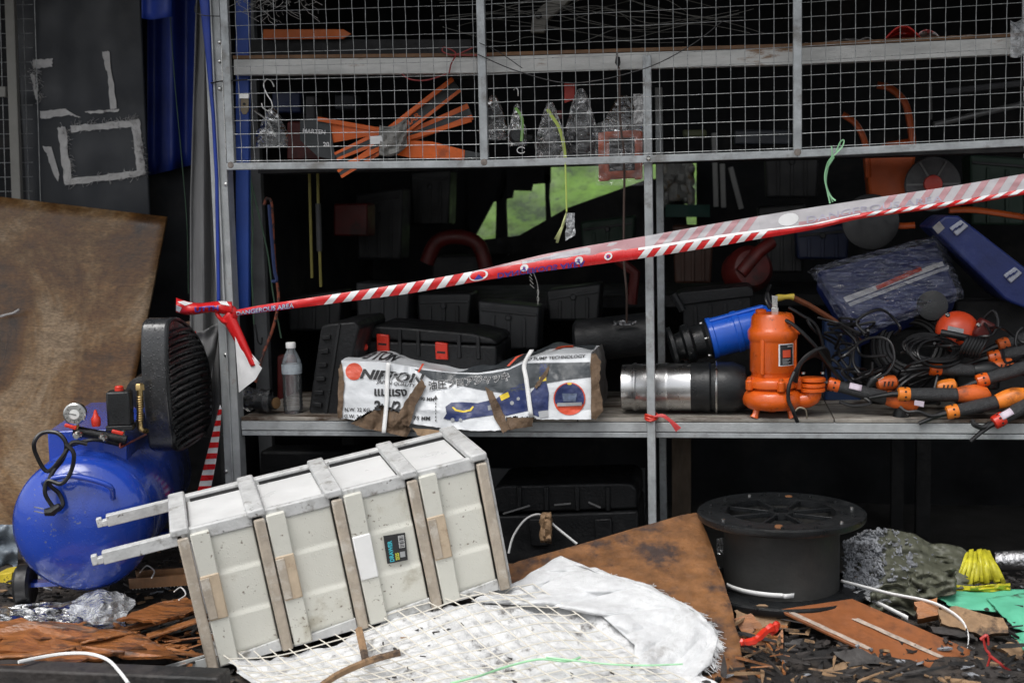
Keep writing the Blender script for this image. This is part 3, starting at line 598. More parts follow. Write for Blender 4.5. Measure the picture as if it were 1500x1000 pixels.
# ================================================================== overturned plastic drawer cabinet
CR = Matrix(((0.8981, -0.4161, -0.1426), (0.4061, 0.9089, -0.0948), (0.1691, 0.0273, 0.9852)))
CMX = CR.to_4x4(); CMX.translation = V((-.634, -.85, .2957))
CL, CD, CH = .777, .35, .355
cb = thing('drawer_cabinet', 'cream plastic drawer cabinet toppled on its side across the debris', 'drawer cabinet', M=CMX)
def lb(): return MB(local=True)
def cpx(px, py):               # pixel to the cabinet's front plane
    n = CR @ V((0, 1, 0)); o = CMX.translation; d = ray(px, py); t = (o-CAM_P).dot(n)/d.dot(n); return CMX.inverted() @ (CAM_P+d*t)
FX = [.012, .196, .389, .582, .765]
for i, x in enumerate(FX):
    m_ = lb(); m_.box((x, -.006, CH/2-.006), (.027, .016, CH-.012)); fp = m_.build('frame_upright', dirtw, cb, bevel=.004)
    m_ = lb(); m_.box((x-.004, CD/2, CH+.004), (.044, CD+.024, .020)); m_.build('frame_crossbar', creamg, cb, bevel=.005)
    m_ = lb(); m_.box((x, CD, CH/2), (.03, .014, CH-.02)); m_.build('frame_upright', creamg, cb, bevel=.003)
    m_ = lb(); m_.box((x, CD/2, .004), (.03, CD, .012)); m_.build('frame_crossbar', creamg, cb, bevel=.003)
for i in range(4):
    a, b = FX[i]+.0145, FX[i+1]-.0145
    m_ = lb(); m_.box(((a+b)/2-.004, .010, CH-.012), (b-a+.006, .020, .034)); m_.build('rail', creamg, cb, bevel=.004)
    m_ = lb(); m_.box(((a+b)/2-.004, CD-.012, CH-.008), (b-a+.002, .028, .030)); m_.build('rail', creamg, cb, bevel=.004)
    m_ = lb(); m_.prism([(a, -.001, .0), (b, -.001, .0), (b, -.001, .030), (a+.05, -.001, .020)], (0, .02, 0)); m_.build('rail', creamg, cb, bevel=.002)
    m_ = lb(); m_.box(((a+b)/2, CD/2, CH/2-.02), (b-a-.004, CD-.03, CH-.03)); m_.build('shell', soot_and_shade, cb)  # black fill painted as the shade inside the cabinet
    dw = lb()
    prof = [(0, .012), (.012, .004), (.018, .003), (.022, .003), (.098, .0005), (.102, .0008), (.108, .004), (.114, .0052), (.118, .0052), (.208, .002), (.212, .0023), (.218, .0055), (.224, .0066), (.228, .0066), (CH-.050, .004), (CH-.046, .0045), (CH-.034, .012)]
    x0, x1 = a+.001, b-.0008; n = len(prof)
    # front with two creases, sides turned back
    pts = []
    for x, yy in ((x0, .012), (x0+.003, 0), (x1-.003, 0), (x1, .008)): pts += [V((x, p[1]+yy, p[0]+.016)) for p in prof]
    dw.add(pts, [(k*n+j, (k+1)*n+j, (k+1)*n+j+1, k*n+j+1) for k in range(3) for j in range(n-1)])
    d_ = dw.build('drawer', cream, cb, bevel=.002, ang=.9)
    m_ = lb(); m_.box(((a+b)/2-.002, CD/2+.002, CH-.016), (b-a-.012, CD-.05, .012)); m_.build('drawer_side', mat('white drawer', (.66, .665, .66), .4, 0, .04, 6, drops=.1), d_, bevel=.003)
    m_ = lb(); m_.box(((a+b)/2+.004, CD-.030, CH-.008), (b-a-.02, .006, .012)); m_.build('gap_shade', soot_and_shade, d_)  # black strip painted as shade along the back rail
    hx, hw = a+.026, .046
    for z0, z1, mm, pr in ((.235, CH-.008, cream, -.008), (.125, .240, (dirtl, dirtl, white, dirtl)[i], -.011), (.006, .130, cream, -.0075)):
        sh_ = .0
        m_ = lb(); m_.box((hx+sh_, .004+pr/2, (z0+z1)/2), (hw, .018-pr, z1-z0)); m_.build('drawer_pull', mm, d_, bevel=.003)
    if i != 2:
        m_ = lb(); m_.box((hx-.0125, -.0172, .182), (.021, .003, .104)); m_.build('pull_strip', dirtw, d_, bevel=.001)
for y, z, dx in ((.006, CH-.014, 0), (CD-.012, CH-.010, 0), (.006, .014, 0), (CD-.05, .016, 0)):
    up = z > .1
    m_ = lb(); m_.box((-.088, y, z), (.176, .026, .004 if not up else .030))
    if not up: m_.box((-.088, y-.0115, z+.011), (.176, .003, .022)); m_.box((-.088, y+.0115, z+.011), (.176, .003, .022))
    m_.box((-.182, y, z-.004), (.014, .022, .016)); m_.box((-.195, y, z), (.014, .020, .024))
    m_.build('leg', creamg if up else mat('grey plastic', (.40, .41, .40), .45, 0, .1, 12), cb, bevel=.002)
m_ = lb(); m_.box((CL+.004, CD/2, CH/2), (.012, CD, CH-.01)); m_.build('end_panel', creamg, cb, bevel=.003)
# sticker
sq = [cpx(*p) for p in ((561, 784), (593, 779), (597, 819), (567, 825))]
def stk(u, v, o=0):
    p = lerp(lerp(sq[0], sq[1], u), lerp(sq[3], sq[2], u), v); return CMX @ V((p.x, -.0035-o, p.z))
s1 = patch('sticker', [(0, 0), (1, 0), (1, 1), (0, 1)], stk, inkk, cb)
so = lambda u, v: stk(u, v, .0008)
def vtext(s, u, v, sz, m, sx=1): vs2, fs_ = text2(s, sz, 0, .01); return mapped('lettering', [(u+b, v-a*sx) for a, b in vs2], fs_, so, m, s1)
cyan = mat('ink cyan', (.05, .42, .50), .5, 0, .05, 30)
vs2, fs_ = text2('DRAWER', .30, 0, .012); mapped('lettering', [(.34-b*.9, .96-a*.60) for a, b in vs2], fs_, so, cyan, s1)
vs2, fs_ = text2('2525', .26, 0, .012); mapped('lettering', [(.60-b*.9, .93-a*.5) for a, b in vs2], fs_, so, mat('ink lime', (.50, .52, .06), .5, 0, .05, 30), s1)
patch('barcode', [(.66, .08), (.92, .08), (.92, .52), (.66, .52)], so, inkw, s1)
for k in range(9): patch('barcode_line', [(.68, .10+k*.045), (.90, .10+k*.045), (.90, .12+k*.045+.008*(k % 3)), (.68, .12+k*.045+.008*(k % 3))], lambda u, v: stk(u, v, .0013), inkk, s1)
patch('grey_mark', [(.66, .66), (.90, .66), (.90, .86), (.66, .86)], so, inkg, s1)

# ================================================================== blue air compressor
C0 = P(122, 766, -.55); C1 = P(196, 700, .16); C1.z = C0.z; AX = (C1-C0).normalized(); TR = .187
cz = C0.z-TR
ac = thing('air_compressor', 'blue air compressor with ribbed black belt guard and coiled power cord', 'air compressor', (lerp(C0.x, C1.x, .5), lerp(C0.y, C1.y, .5), cz-.06))
LT = (C1-C0).length
prof = [(.02, -.085), (TR*.45, -.076), (TR*.72, -.058), (TR*.9, -.032), (TR*.985, -.006), (TR, .015), (TR, .018), (TR*1.004, .02), (TR*1.004, LT*.5), (TR, LT), (TR*.9, LT+.04), (TR*.6, LT+.07), (.02, LT+.085)]
m_ = MB(); m_.lathe(prof, C0, AX, 56); tk = m_.build('tank', bluep, ac)
SX = V((AX.y, -AX.x, 0)).normalized(); UP = V((0, 0, 1))   # SX points right of the tank
def A(a, s, u): return C0+AX*a+SX*s+UP*u                   # along, right, up
m_ = MB()
m_.hexa(A(.08, -.10, TR*.80), A(.08, .11, TR*.80), A(.08, .11, TR+.055), A(.08, -.10, TR+.055), A(.62, -.10, TR*.80), A(.62, .11, TR*.80), A(.62, .11, TR+.055), A(.62, -.10, TR+.055))
m_.build('platform', bluep, ac, bevel=.004)
m_ = MB(); hb = catmull([A(-.055, -.075, TR*.60), A(-.09, -.07, TR*.74), A(-.095, 0, TR*.80), A(-.09, .09, TR*.64), A(-.06, .095, TR*.42)], 8); m_.tube(hb, .0075, 10); m_.build('handle', bluep, ac)
# belt guard
GRt = R_(-9)
def gq(a, u, s):
    da, ds = a-.135, s-.15; return A(.135+da*math.cos(GRt)+ds*math.sin(GRt), .15-da*math.sin(GRt)+ds*math.cos(GRt), TR+u)
gpts = [(.16, .02), (.14, .10), (.135, .22), (.15, .315), (.18, .345), (.25, .345), (.35, .315), (.47, .25), (.54, .165), (.555, .08), (.53, .00), (.44, -.035), (.25, -.04), (.17, -.02)]
gp = catmull([V((a, u, 0)) for a, u in gpts], 5, True)
m_ = MB(); m_.prism([gq(p.x, p.y, .150) for p in gp], gq(.135, 0, .222)-gq(.135, 0, .150))
gm = mat('guard plastic', (.022, .023, .025), .3, 0, .3, 14, (.06, .06, .062), 20, .55, .7, .1, 160, drops=.45, coat=.3)
gd = m_.build('belt_guard', gm, ac, bevel=.006, seg=3)
m_ = MB(); ctr = V((.345, .14, 0)); m_.tube([gq(ctr.x+(p.x-ctr.x)*.97, ctr.y+(p.y-ctr.y)*.97, .222) for p in gp], .006, 6, True); m_.build('guard_rim', blackp, gd)
for k in range(17):
    u = -.025+k*.0205; xsx = []
    for (p, q_) in zip(gp, gp[1:]+gp[:1]):
        if (p.y-u)*(q_.y-u) < 0: xsx.append(p.x+(q_.x-p.x)*(u-p.y)/(q_.y-p.y))
    if len(xsx) >= 2:
        a, b = min(xsx)+.012, max(xsx)-.012; m_ = MB()
        m_.tube(catmull([gq(a, u, .223), gq(lerp(a, b, .3), u+.006, .230), gq(lerp(a, b, .7), u+.004, .230), gq(b, u-.004, .223)], 4), .0062, 6); m_.build('guard_slat', blackp, gd)
# pressure switch
def fa(px, py, a):      # pixel to a point on the plane across the tank at distance a
    n = AX; d = ray(px, py); t = (C0+AX*a-CAM_P).dot(n)/d.dot(n); return CAM_P+d*t
sw = fa(176, 597, .08)
Msw = frame((0, 0, 0), SX).to_3x3()
m_ = MB(); m_.box(sw, (.064, .055, .096), Msw); pswitch = m_.build('pressure_switch', blackp, ac, bevel=.006)
m_ = MB(); m_.box(sw-UP*.053, (.072, .060, .014), Msw); m_.build('base', blackp, pswitch, bevel=.002)
m_ = MB(); m_.lathe([(.012, 0), (.012, .010), (.009, .013)], sw+UP*.048, UP, 12); m_.build('button', redp, pswitch)
m_ = MB(); m_.tube([sw-UP*.05, sw-UP*.085], .011, 10); m_.build('stem', zinc, pswitch)
# manifold, gauge, valves
mf = fa(148, 633, .03)
m_ = MB(); m_.tube([fa(108, 630, .05), fa(185, 645, .05)], .014, 10); mn = m_.build('manifold', blackd, ac)
gc = fa(111, 605, .045)
m_ = MB(); m_.lathe([(.027, -.006), (.030, -.004), (.030, .016), (.026, .020)], gc, -AX, 28); gg = m_.build('gauge', zinc, ac)
m_ = MB(); m_.lathe([(.026, .0195), (.001, .0205)], gc, -AX, 24); m_.build('dial', mat('dial white', (.7, .7, .68), .25), gg)
for k in range(9):
    a = R_(-220+k*32.5); e = SX*math.cos(a)+UP*math.sin(a); m_ = MB(); m_.bar(gc-AX*.0212+e*.018, gc-AX*.0212+e*.0235, .0012, .0006, AX); m_.build('tick', inkk, gg)
m_ = MB(); e = SX*-.94+UP*.2; m_.bar(gc-AX*.022-e*.006, gc-AX*.022+e*.017, .0018, .0008, AX); m_.build('needle', inkk, gg)
m_ = MB(); m_.tube([gc-UP*.028, gc-UP*.05], .007, 8); m_.build('stem', brass, gg)
for a, b in (((95, 622), (112, 627)), ((164, 631), (181, 635))):
    m_ = MB(); m_.bar(fa(*a, .02), fa(*b, .02), .012, .009); m_.build('valve_lever', redp, ac, bevel=.002)
for p in ((116, 636), (153, 640)):
    m_ = MB(); m_.lathe([(.011, 0), (.013, .008), (.009, .016), (.012, .026), (.007, .034)], fa(*p, .03), -AX, 12); m_.build('outlet', zinc, ac)
m_ = MB(); m_.lathe([(.011, 0), (.013, .01), (.013, .022), (.008, .028), (.003, .045)], fa(141, 624, .05), UP, 12); m_.build('safety_valve', redp, ac)
m_ = MB(); m_.tube(catmull([fa(205, 568, .10), fa(205, 600, .10), fa(205, 622, .10), fa(208, 630, .10), fa(214, 631, .12)], 8), .0085, 10); bp_ = m_.build('brass_pipe', brass, ac)
m_ = MB(); m_.lathe([(.013, 0), (.013, .014), (.010, .018)], fa(205, 571, .10), UP, 6); m_.build('nut', brass, bp_)
m_ = MB(); [m_.lathe([(.0095, 0), (.0105, .002), (.0095, .004)], fa(205, 582+k*3.4, .10), UP, 10) for k in range(11)]; m_.build('ribs', brass, bp_)
m_ = MB(); m_.tube(catmull([fa(178, 645, .05), fa(176, 655, .03), fa(190, 648, .06), fa(214, 636, .1)], 6), .003, 6); m_.build('red_lead', redd, ac)
m_ = MB(); m_.lathe([(.03, 0), (.05, .01), (.05, .20), (.03, .21)], A(.46, .09, TR+.10), AX, 20); m_.build('motor', blackd, ac)
cpts = [(128, 650), (106, 648), (92, 668), (70, 690), (54, 668), (50, 648), (62, 634), (84, 634), (97, 650), (92, 672), (78, 690), (72, 708), (86, 722), (92, 738), (84, 748)]
m_ = MB(); m_.tube(catmull([fa(x, y, -.085-.006*(i % 3)) for i, (x, y) in enumerate(cpts)], 7), .0058, 8); cord = m_.build('power_cord', rubber, ac)
cp2 = [(96, 650), (108, 664), (104, 690), (90, 708), (70, 704), (66, 722), (76, 740), (82, 746)]
m_ = MB(); m_.tube(catmull([fa(x, y, -.10-.004*(i % 2)) for i, (x, y) in enumerate(cp2)], 7), .0058, 8); m_.build('power_cord', rubber, ac)
m_ = MB(); m_.tube(catmull([fa(104, 652, .0), fa(135, 644, -.02), fa(160, 648, .02), fa(178, 652, .05)], 6), .005, 8); m_.build('power_cord', rubber, ac)
m_ = MB(); m_.tube([fa(88, 740, -.11), fa(76, 749, -.11), fa(66, 750, -.11)], [.008, .013, .010], 8); pg = m_.build('plug', blackp, ac)
for d in (-3, 3):
    m_ = MB(); m_.bar(fa(64, 748+d, -.11), fa(50, 745+d, -.11), .005, .002); m_.build('prong', zinc, pg)
# feet and wheels
wc = G(30, 872, .055)
m_ = MB(); m_.lathe([(.03, -.02), (.052, -.022), (.06, -.014), (.06, .014), (.052, .022), (.03, .02)], A(.10, -.19, -TR-.005), SX, 28); m_.build('wheel', rubber, ac)
m_ = MB(); m_.lathe([(.03, -.02), (.052, -.022), (.06, -.014), (.06, .014), (.052, .022), (.03, .02)], A(.62, -.19, -TR-.005), SX, 28); m_.build('wheel', rubber, ac)
m_ = MB(); m_.bar(A(.10, -.19, -TR-.0), A(.10, .06, -TR-.0), .04, .012); m_.build('axle_bracket', bluep, ac)
m_ = MB(); m_.bar(A(.62, -.2, -TR-.0), A(.62, .14, -TR-.0), .05, .012); m_.build('axle_bracket', bluep, ac)
# ================================================================== things on the main shelf
def DK(px, py, z=None):
    z = ZD if z is None else z; d = ray(px, py); return CAM_P+d*((z-CAM_P.z)/d.z)
X1 = V((1, 0, 0)); Y1 = V((0, 1, 0)); Z1 = V((0, 0, 1))
# water bottle
b0 = DK(430, 604); bt = thing('water_bottle', 'clear plastic water bottle with white cap standing on the shelf', 'bottle', b0)
pr = [(.026, .001), (.030, .006)]
for k in range(9): pr += [(.031, .012+k*.012), (.0292, .018+k*.012)]
pr += [(.031, .122), (.031, .150), (.029, .162), (.022, .182), (.014, .196), (.013, .203)]
m_ = MB(); m_.lathe(pr, b0, Z1, 28); m_.build('body', pet, bt)
m_ = MB(); m_.lathe([(.0305, .0), (.0305, .0015)], b0, Z1, 24); m_.build('base', pet, bt)
m_ = MB(); m_.lathe([(.0315, .124), (.0318, .126), (.0318, .152), (.0315, .154)], b0, Z1, 28); m_.build('label_band', mat('faded label', (.62, .70, .76), .3, 0, .2, 40, alpha=.5), bt)
m_ = MB(); m_.lathe([(.0150, .203), (.0155, .205), (.0155, .219), (.0135, .2215), (.002, .222)], b0, Z1, 20); m_.build('cap', white, bt)
# wrapped nozzle
nb = DK(375, 603); wn = thing('wrapped_nozzle', 'black nozzle in a crumpled clear bag on the left end of the shelf', 'nozzle', nb)
a = P(352, 588, .12); b = P(403, 590, .05)
m_ = MB(); m_.tube([lerp(a, b, t) for t in (0, .3, .55, .6, .8, .85, 1)], [.017, .021, .023, .029, .029, .022, .021], 16); m_.build('barrel', blackp, wn)
m_ = MB(); m_.lathe([(.016, 0), (.018, .006), (.010, .008)], b, (b-a), 14); m_.build('brass_end', mat('tarnished brass', (.22, .13, .06), .5, .6), wn)
m_ = MB(); m_.grid(lambda u, v: lerp(a, b, u*.95-.05)+(Y1*-math.cos(v*6.28)+Z1*math.sin(v*6.28))*(.033+.012*nz(u*5, v*6, 1))+Z1*.008, 22, 22); m_.build('bag', clear, wn, smooth=False)
# black case standing on its edge
m_ = MB(); up = [(470, 478), (484, 474), (520, 471), (526, 480), (512, 540), (500, 606), (492, 611), (458, 610), (452, 602), (458, 560)]
cs = thing('upright_tool_case', 'ribbed black tool case standing on edge left of the carton', 'tool case', DK(475, 608))
m_.prism([P(x, y, .075) for x, y in up], (0, .33, 0)); m_.build('shell', blackd, cs, bevel=.006)
for t in (.12, .28, .44, .60, .76, .9):
    m_ = MB(); m_.bar(P(lerp(474, 456, t), lerp(480, 604, t), .07), P(lerp(486, 470, t), lerp(478, 606, t), .07), .014, .011, (0, 1, 0)); m_.build('rib', blackd, cs, bevel=.002)
m_ = MB(); m_.bar(P(497, 474, .073), P(477, 609, .073), .008, .006, (0, 1, 0)); m_.build('seam', blackp, cs)
# black case with red latches on the carton
cs = thing('latched_tool_case', 'black tool case with two red latches lying behind the carton', 'tool case', P(635, 545, .35))
def slab(pts, Y, d, name, m, par, bevel=.008): mm = MB(); mm.prism([P(x, y, Y) for x, y in pts], (0, d, 0)); return mm.build(name, m, par, bevel=bevel, seg=3)
slab([(538, 484), (548, 477), (600, 480), (690, 488), (722, 496), (728, 505), (540, 497)], .27, .30, 'lid', blackd, cs)
slab([(539, 499), (727, 507), (728, 540), (715, 580), (540, 580), (536, 520)], .265, .30, 'shell', blackd, cs)
for x, y in ((560, 501), (646, 513)):
    mm = MB(); mm.prism([P(x-9, y-12, .255), P(x+9, y-10, .255), P(x+10, y+14, .255), P(x-8, y+13, .255)], (0, .018, 0)); lt = mm.build('latch', redp, cs, bevel=.003)
    mm = MB(); mm.prism([P(x-6, y+1, .2545), P(x+6, y+2, .2545), P(x+6, y+5, .2545), P(x-6, y+4, .2545)], (0, .003, 0)); mm.build('slot', soot_and_shade, lt)
for x in (585, 612, 672, 700):
    mm = MB(); mm.bar(P(x, 482+.1*(x-585), .266), P(x+1, 520+.05*(x-585), .262), .012, .008, (0, 1, 0)); mm.build('rib', blackd, cs, bevel=.002)
mm = MB(); mm.lathe([(.010, 0), (.012, .012), (.006, .018)], P(535, 509, .22), (0, -1, .3), 12); one(mm, 'red_stopper', redp, 'small red stopper between the upright case and the latched case', 'stopper')
# dim black roll at the middle post
mm = MB(); a = P(842, 500, .33); b = P(955, 488, .33); mm.lathe([(.055, 0), (.068, .01), (.068, (b-a).length-.01), (.055, (b-a).length)], a, b-a, 24)
one(mm, 'black_roll', blackd, 'thick black roll lying behind the right end of the carton', 'roll')
mm = MB(); mm.grid(lambda u, v: P(lerp(899, 932, u), lerp(470, 476, v)+3*nz(u*4, v*3), .25+.02*nz(u*5, v*5, 2)), 8, 4); one(mm, 'foil_scrap', foil, 'scrap of silver foil on the black roll', 'scrap', solid=.001)
# steel submersible pump
YS = .10; a = P(912, 570, YS); a.z = ZD+.078; b = P(1092, 575, YS); b.z = ZD+.078; L_ = (b-a).length; ax = (b-a).normalized()
sp = thing('steel_pump', 'polished steel submersible pump with black end lying on the shelf', 'pump', DK(1000, 604))
k = L_*.56
mm = MB(); mm.lathe([(.060, -.002), (.068, 0), (.068, .028), (.072, .034), (.074, .040), (.071, .045), (.071, k*.62), (.0725, k*.64), (.0725, k*.67), (.071, k*.69), (.071, k)], a, ax, 40); mm.build('barrel', steel, sp)
mm = MB(); mm.lathe([(.071, k), (.073, k+.003), (.072, k+.035), (.074, k+.04), (.074, k+.055), (.068, k+.06), (.074, k+.075), (.075, L_*.9), (.060, L_), (.02, L_+.005)], a, ax, 36); mm.build('end_housing', blackp, sp)
mm = MB(); mm.tube([a+ax*(k+.075)+(Y1*math.cos(t)+Z1*math.sin(t))*.076 for t in [i*.2618 for i in range(24)]], .003, 6, True); mm.build('clamp_ring', zinc, sp)
# orange submersible pump
YO = .02; o0 = DK(1133, 612); PXM = 1/503.0
op = thing('orange_pump', 'orange cast submersible pump standing upright at the shelf edge', 'pump', o0)
zc = lambda y: (612-y)*PXM
ctr = V((o0.x, o0.y+.045, ZD))
def lz(prof, n=36): mm_ = MB(); mm_.lathe([(r*PXM, zc(y)) for r, y in prof], ctr, Z1, n); return mm_
body = lz([(24, 588), (31, 575), (31, 548), (31.5, 547), (33, 545), (33, 503), (34, 500), (36, 497), (36.5, 487), (35, 484), (32, 480), (30.5, 466), (27, 461), (10, 459), (1, 459)]).build('motor_housing', orange, op)
lz([(30, 569), (38, 568), (39, 560), (37, 556), (32, 553)]).build('flange', orange, op)
lz([(20, 600), (36, 600), (43, 594), (44.5, 586), (42, 577), (38, 573), (30, 571)]).build('volute', orange, op)
for an in (R_(-150), R_(-75), R_(-20), R_(60), R_(130)):
    d = V((math.cos(an), math.sin(an), 0)); mm = MB(); mm.lathe([(.011, 0), (.012, .004), (.012, .026), (.008, .030)], ctr+d*.078+Z1*(zc(571)), Z1, 10); bl = mm.build('lug', orange, op, bevel=.001)
    mm = MB(); mm.lathe([(.007, 0), (.007, .007)], ctr+d*.078+Z1*(zc(556)), Z1, 6); mm.build('bolt', oranged, bl)
for an in (R_(-140), R_(-40), R_(90)):
    d = V((math.cos(an), math.sin(an), 0)); mm = MB(); mm.tube([ctr+d*.060+Z1*zc(596), ctr+d*.066+Z1*.012, ctr+d*.072], [.011, .009, .013], 8); mm.build('foot', orange, op)
mm = MB(); mm.tube(catmull([ctr+V((.03, -.01, zc(587))), ctr+V((.075, -.02, zc(588))), ctr+V((.108, -.022, zc(583))), ctr+V((.112, -.022, zc(566)))], 6), [.024]*12+[.026]*7, 18); mm.build('outlet_elbow', orange, op)
for y0, r in ((575, .036), (568, .036), (560, .037)):
    mm = MB(); mm.lathe([(r-.003, 0), (r, .002), (r, .010), (r-.003, .012)], ctr+V((.112, -.022, zc(y0))), Z1, 24); mm.build('outlet_flange', orange, op)
for s_ in (-1, 1): mm = MB(); mm.lathe([(.006, 0), (.006, .006)], ctr+V((.112+.027*s_, -.038, zc(548))), Z1, 6); mm.build('bolt', zinc, op)
for an in (R_(-118), R_(-20)):
    d = V((math.cos(an), math.sin(an), 0)); mm = MB(); mm.bar(ctr+d*.067+Z1*zc(548), ctr+d*.0675+Z1*zc(490), .012, .008, d); mm.build('rib', orange, op, bevel=.003)
mm = MB(); mm.lathe([(.014, 0), (.016, .004), (.016, .011), (.010, .014)], ctr+V((-.034, -.012, zc(461))), Z1, 16); mm.build('filler_cap', orange, op)
mm = MB(); mm.lathe([(.007, 0), (.010, .002), (.010, .008), (.007, .010)], ctr+V((.068, -.012, zc(487))), (1, -.3, 0), 12); mm.build('drain_plug', oranged, op)
# name plate wrapped on the housing
def npf(u, v, o=0):
    an = R_(-78+u*46); r = .0668+o; return ctr+V((math.cos(an)*r, math.sin(an)*r, zc(lerp(503, 535, v))))
npl = patch('name_plate', [(0, 0), (1, 0), (1, 1), (0, 1)], npf, inkw, op, .2)
patch('plate_field', [(.08, .04), (.92, .04), (.92, .96), (.08, .96)], lambda u, v: npf(u, v, .0008), inkk, npl, .2)
patch('plate_red', [(.22, .28), (.72, .28), (.72, .62), (.22, .62)], lambda u, v: npf(u, v, .0016), inkr, npl, .2)
for r in range(5): patch('plate_line', [(.2, .68+r*.05), (.2+.1*(5-r % 3), .68+r*.05), (.2+.1*(5-r % 3), .70+r*.05), (.2, .70+r*.05)], lambda u, v: npf(u, v, .0016), inkg, npl, .2)
patch('plate_line', [(.5, .10), (.85, .10), (.85, .15), (.5, .15)], lambda u, v: npf(u, v, .0016), inkg, npl, .2)
hb = ctr+V((.006, -.005, zc(459)))
mm = MB(); mm.box(hb+Z1*.030, (.016, .010, .034)); mm.box(hb+Z1*.006, (.020, .014, .014)); hd = mm.build('cable_clamp', zinc, op, bevel=.001)
mm = MB(); mm.tube(catmull([hb+V((.004, 0, .012)), hb+V((-.014, .004, .03)), hb+V((-.020, .006, .055))], 6), .006, 8); mm.build('cable_stub', rubber, op)
# blue pump lying behind
a = P(1040, 496, .20); b = P(1122, 474, .22); ax = (b-a).normalized()
bp = thing('blue_pump', 'bright blue pump with black base lying behind the orange pump', 'pump', P(1070, 530, .2))
L_ = (b-a).length
mm = MB(); mm.lathe([(.055, -.004), (.064, 0), (.064, .012), (.061, .015), (.061, .075), (.064, .078), (.064, .092), (.061, .095), (.060, L_), (.05, L_+.02)], a, ax, 32); bh = mm.build('housing', bluem, bp)
for an in (R_(-100), R_(-35), R_(30)):
    u = ax.cross(Y1).normalized(); w2 = ax.cross(u); d = u*math.cos(an)+w2*math.sin(an); mm = MB(); mm.tube([a+d*.063+ax*.01, a+d*.063+ax*L_], .006, 8); mm.build('rib', bluem, bh)
mm = MB(); mm.lathe([(.03, -.125), (.066, -.120), (.068, -.110), (.04, -.105), (.045, -.085), (.062, -.078), (.064, -.06), (.05, -.05), (.052, -.02), (.063, -.012), (.060, -.003)], a, ax, 28); mm.build('base', blackp, bp)
for an in range(5):
    t = R_(an*60+20); u = ax.cross(Y1).normalized(); w2 = ax.cross(u); d = u*math.cos(t)+w2*math.sin(t); mm = MB(); mm.lathe([(.004, 0), (.004, .012)], a+d*.058-ax*.02, ax, 8); mm.build('bolt', zinc, bp)
mm = MB(); mm.lathe([(.03, 0), (.045, .02), (.045, .05), (.03, .06)], DK(982, 585)+V((0, .15, .045)), (1, 0, 0), 20); one(mm, 'red_canister', redp, 'red canister behind the middle post next to the steel pump', 'canister')
# dark tool box
tbx = thing('dark_toolbox', 'dark grey ribbed tool box behind the blue pump', 'tool box', P(1045, 520, .42))
slab([(1000, 442), (1100, 430), (1104, 590), (1004, 590)], .40, .2, 'body', blackd, tbx)
slab([(988, 432), (1000, 428), (1096, 419), (1103, 424), (1104, 434), (998, 447), (988, 444)], .39, .22, 'lid', blackd, tbx, .004)
for x in (1018, 1040, 1062, 1084): mm = MB(); mm.bar(P(x, 448-.1*(x-1018), .398), P(x+2, 480, .398), .012, .008, (0, 1, 0)); mm.build('rib', blackd, tbx, bevel=.002)
mm = MB(); mm.tube([P(986, 431, .38), P(996, 447, .38), P(1000, 455, .38)], .012, 8); mm.build('hinge', blackd, tbx)
# lever with a yellow grip
lv = thing('lever_rod', 'rusty rod with a yellow grip lying above the orange pump', 'rod', P(1170, 470, .22))
mm = MB(); mm.tube([P(1160, 435, .16), P(1185, 447, .18), P(1222, 470, .22), P(1260, 500, .26)], .0085, 8); mm.build('rod', mat('rusty rod', (.16, .05, .02), .6, .3, .3, 30), lv)
mm = MB(); mm.tube([P(1137, 437, .14), P(1141, 436, .141), P(1150, 435, .15), P(1158, 434.5, .158), P(1162, 435, .16)], [.010, .011, .007, .0085, .011], 12); mm.build('grip', mat('yellow grip', (.55, .42, .06), .5, 0, .2, 30), lv)
mm = MB(); mm.tube([P(1130, 433, .135), P(1138, 437, .14)], .003, 6); mm.build('tip', zinc, lv)
# film wrapped blue case
bc = thing('wrapped_blue_case', 'blue tool case wrapped in shiny stretch film leaning on the pile', 'tool case', P(1290, 490, .3))
q4 = [P(1196, 396, .36), P(1372, 350, .42), P(1404, 428, .30), P(1252, 486, .22)]
nrm = (q4[1]-q4[0]).cross(q4[3]-q4[0]).normalized(); nrm = nrm if nrm.y > 0 else -nrm
mm = MB(); mm.prism(q4, nrm*.11); mm.build('shell', bluec, bc, bevel=.012, seg=3)
def wf(u, v, o): return lerp(lerp(q4[0], q4[1], u), lerp(q4[3], q4[2], u), v)-nrm*o
for v0, v1, mm_, u0, u1 in ((.50, .58, inkw, .07, .97), (.60, .655, mat('pale stripe', (.55, .56, .6), .4, 0, .2, 30), .08, 1.0), (.49, .555, inkr, .36, .78)):
    patch('stripe', [(u0, v0), (u1, v0-.08), (u1, v1-.08), (u0, v1)], lambda u, v: wf(u, v, .004 if mm_ is not inkr else .006), mm_, bc, .2)
mm = MB(); mm.grid(lambda u, v: wf(-.05+u*1.10, -.08+v*1.16, .008+.012*(1-abs(nz(u*3+v*2, v*13-u*9, 2))*2)**3+.009*abs(nz(u*9+v*5, v*30-u*16, 4))-.05*(max(0, abs(u-.5)-.45)*8+max(0, abs(v-.5)-.44)*8)), 110, 90); mm.build('stretch_film', wrap, bc)
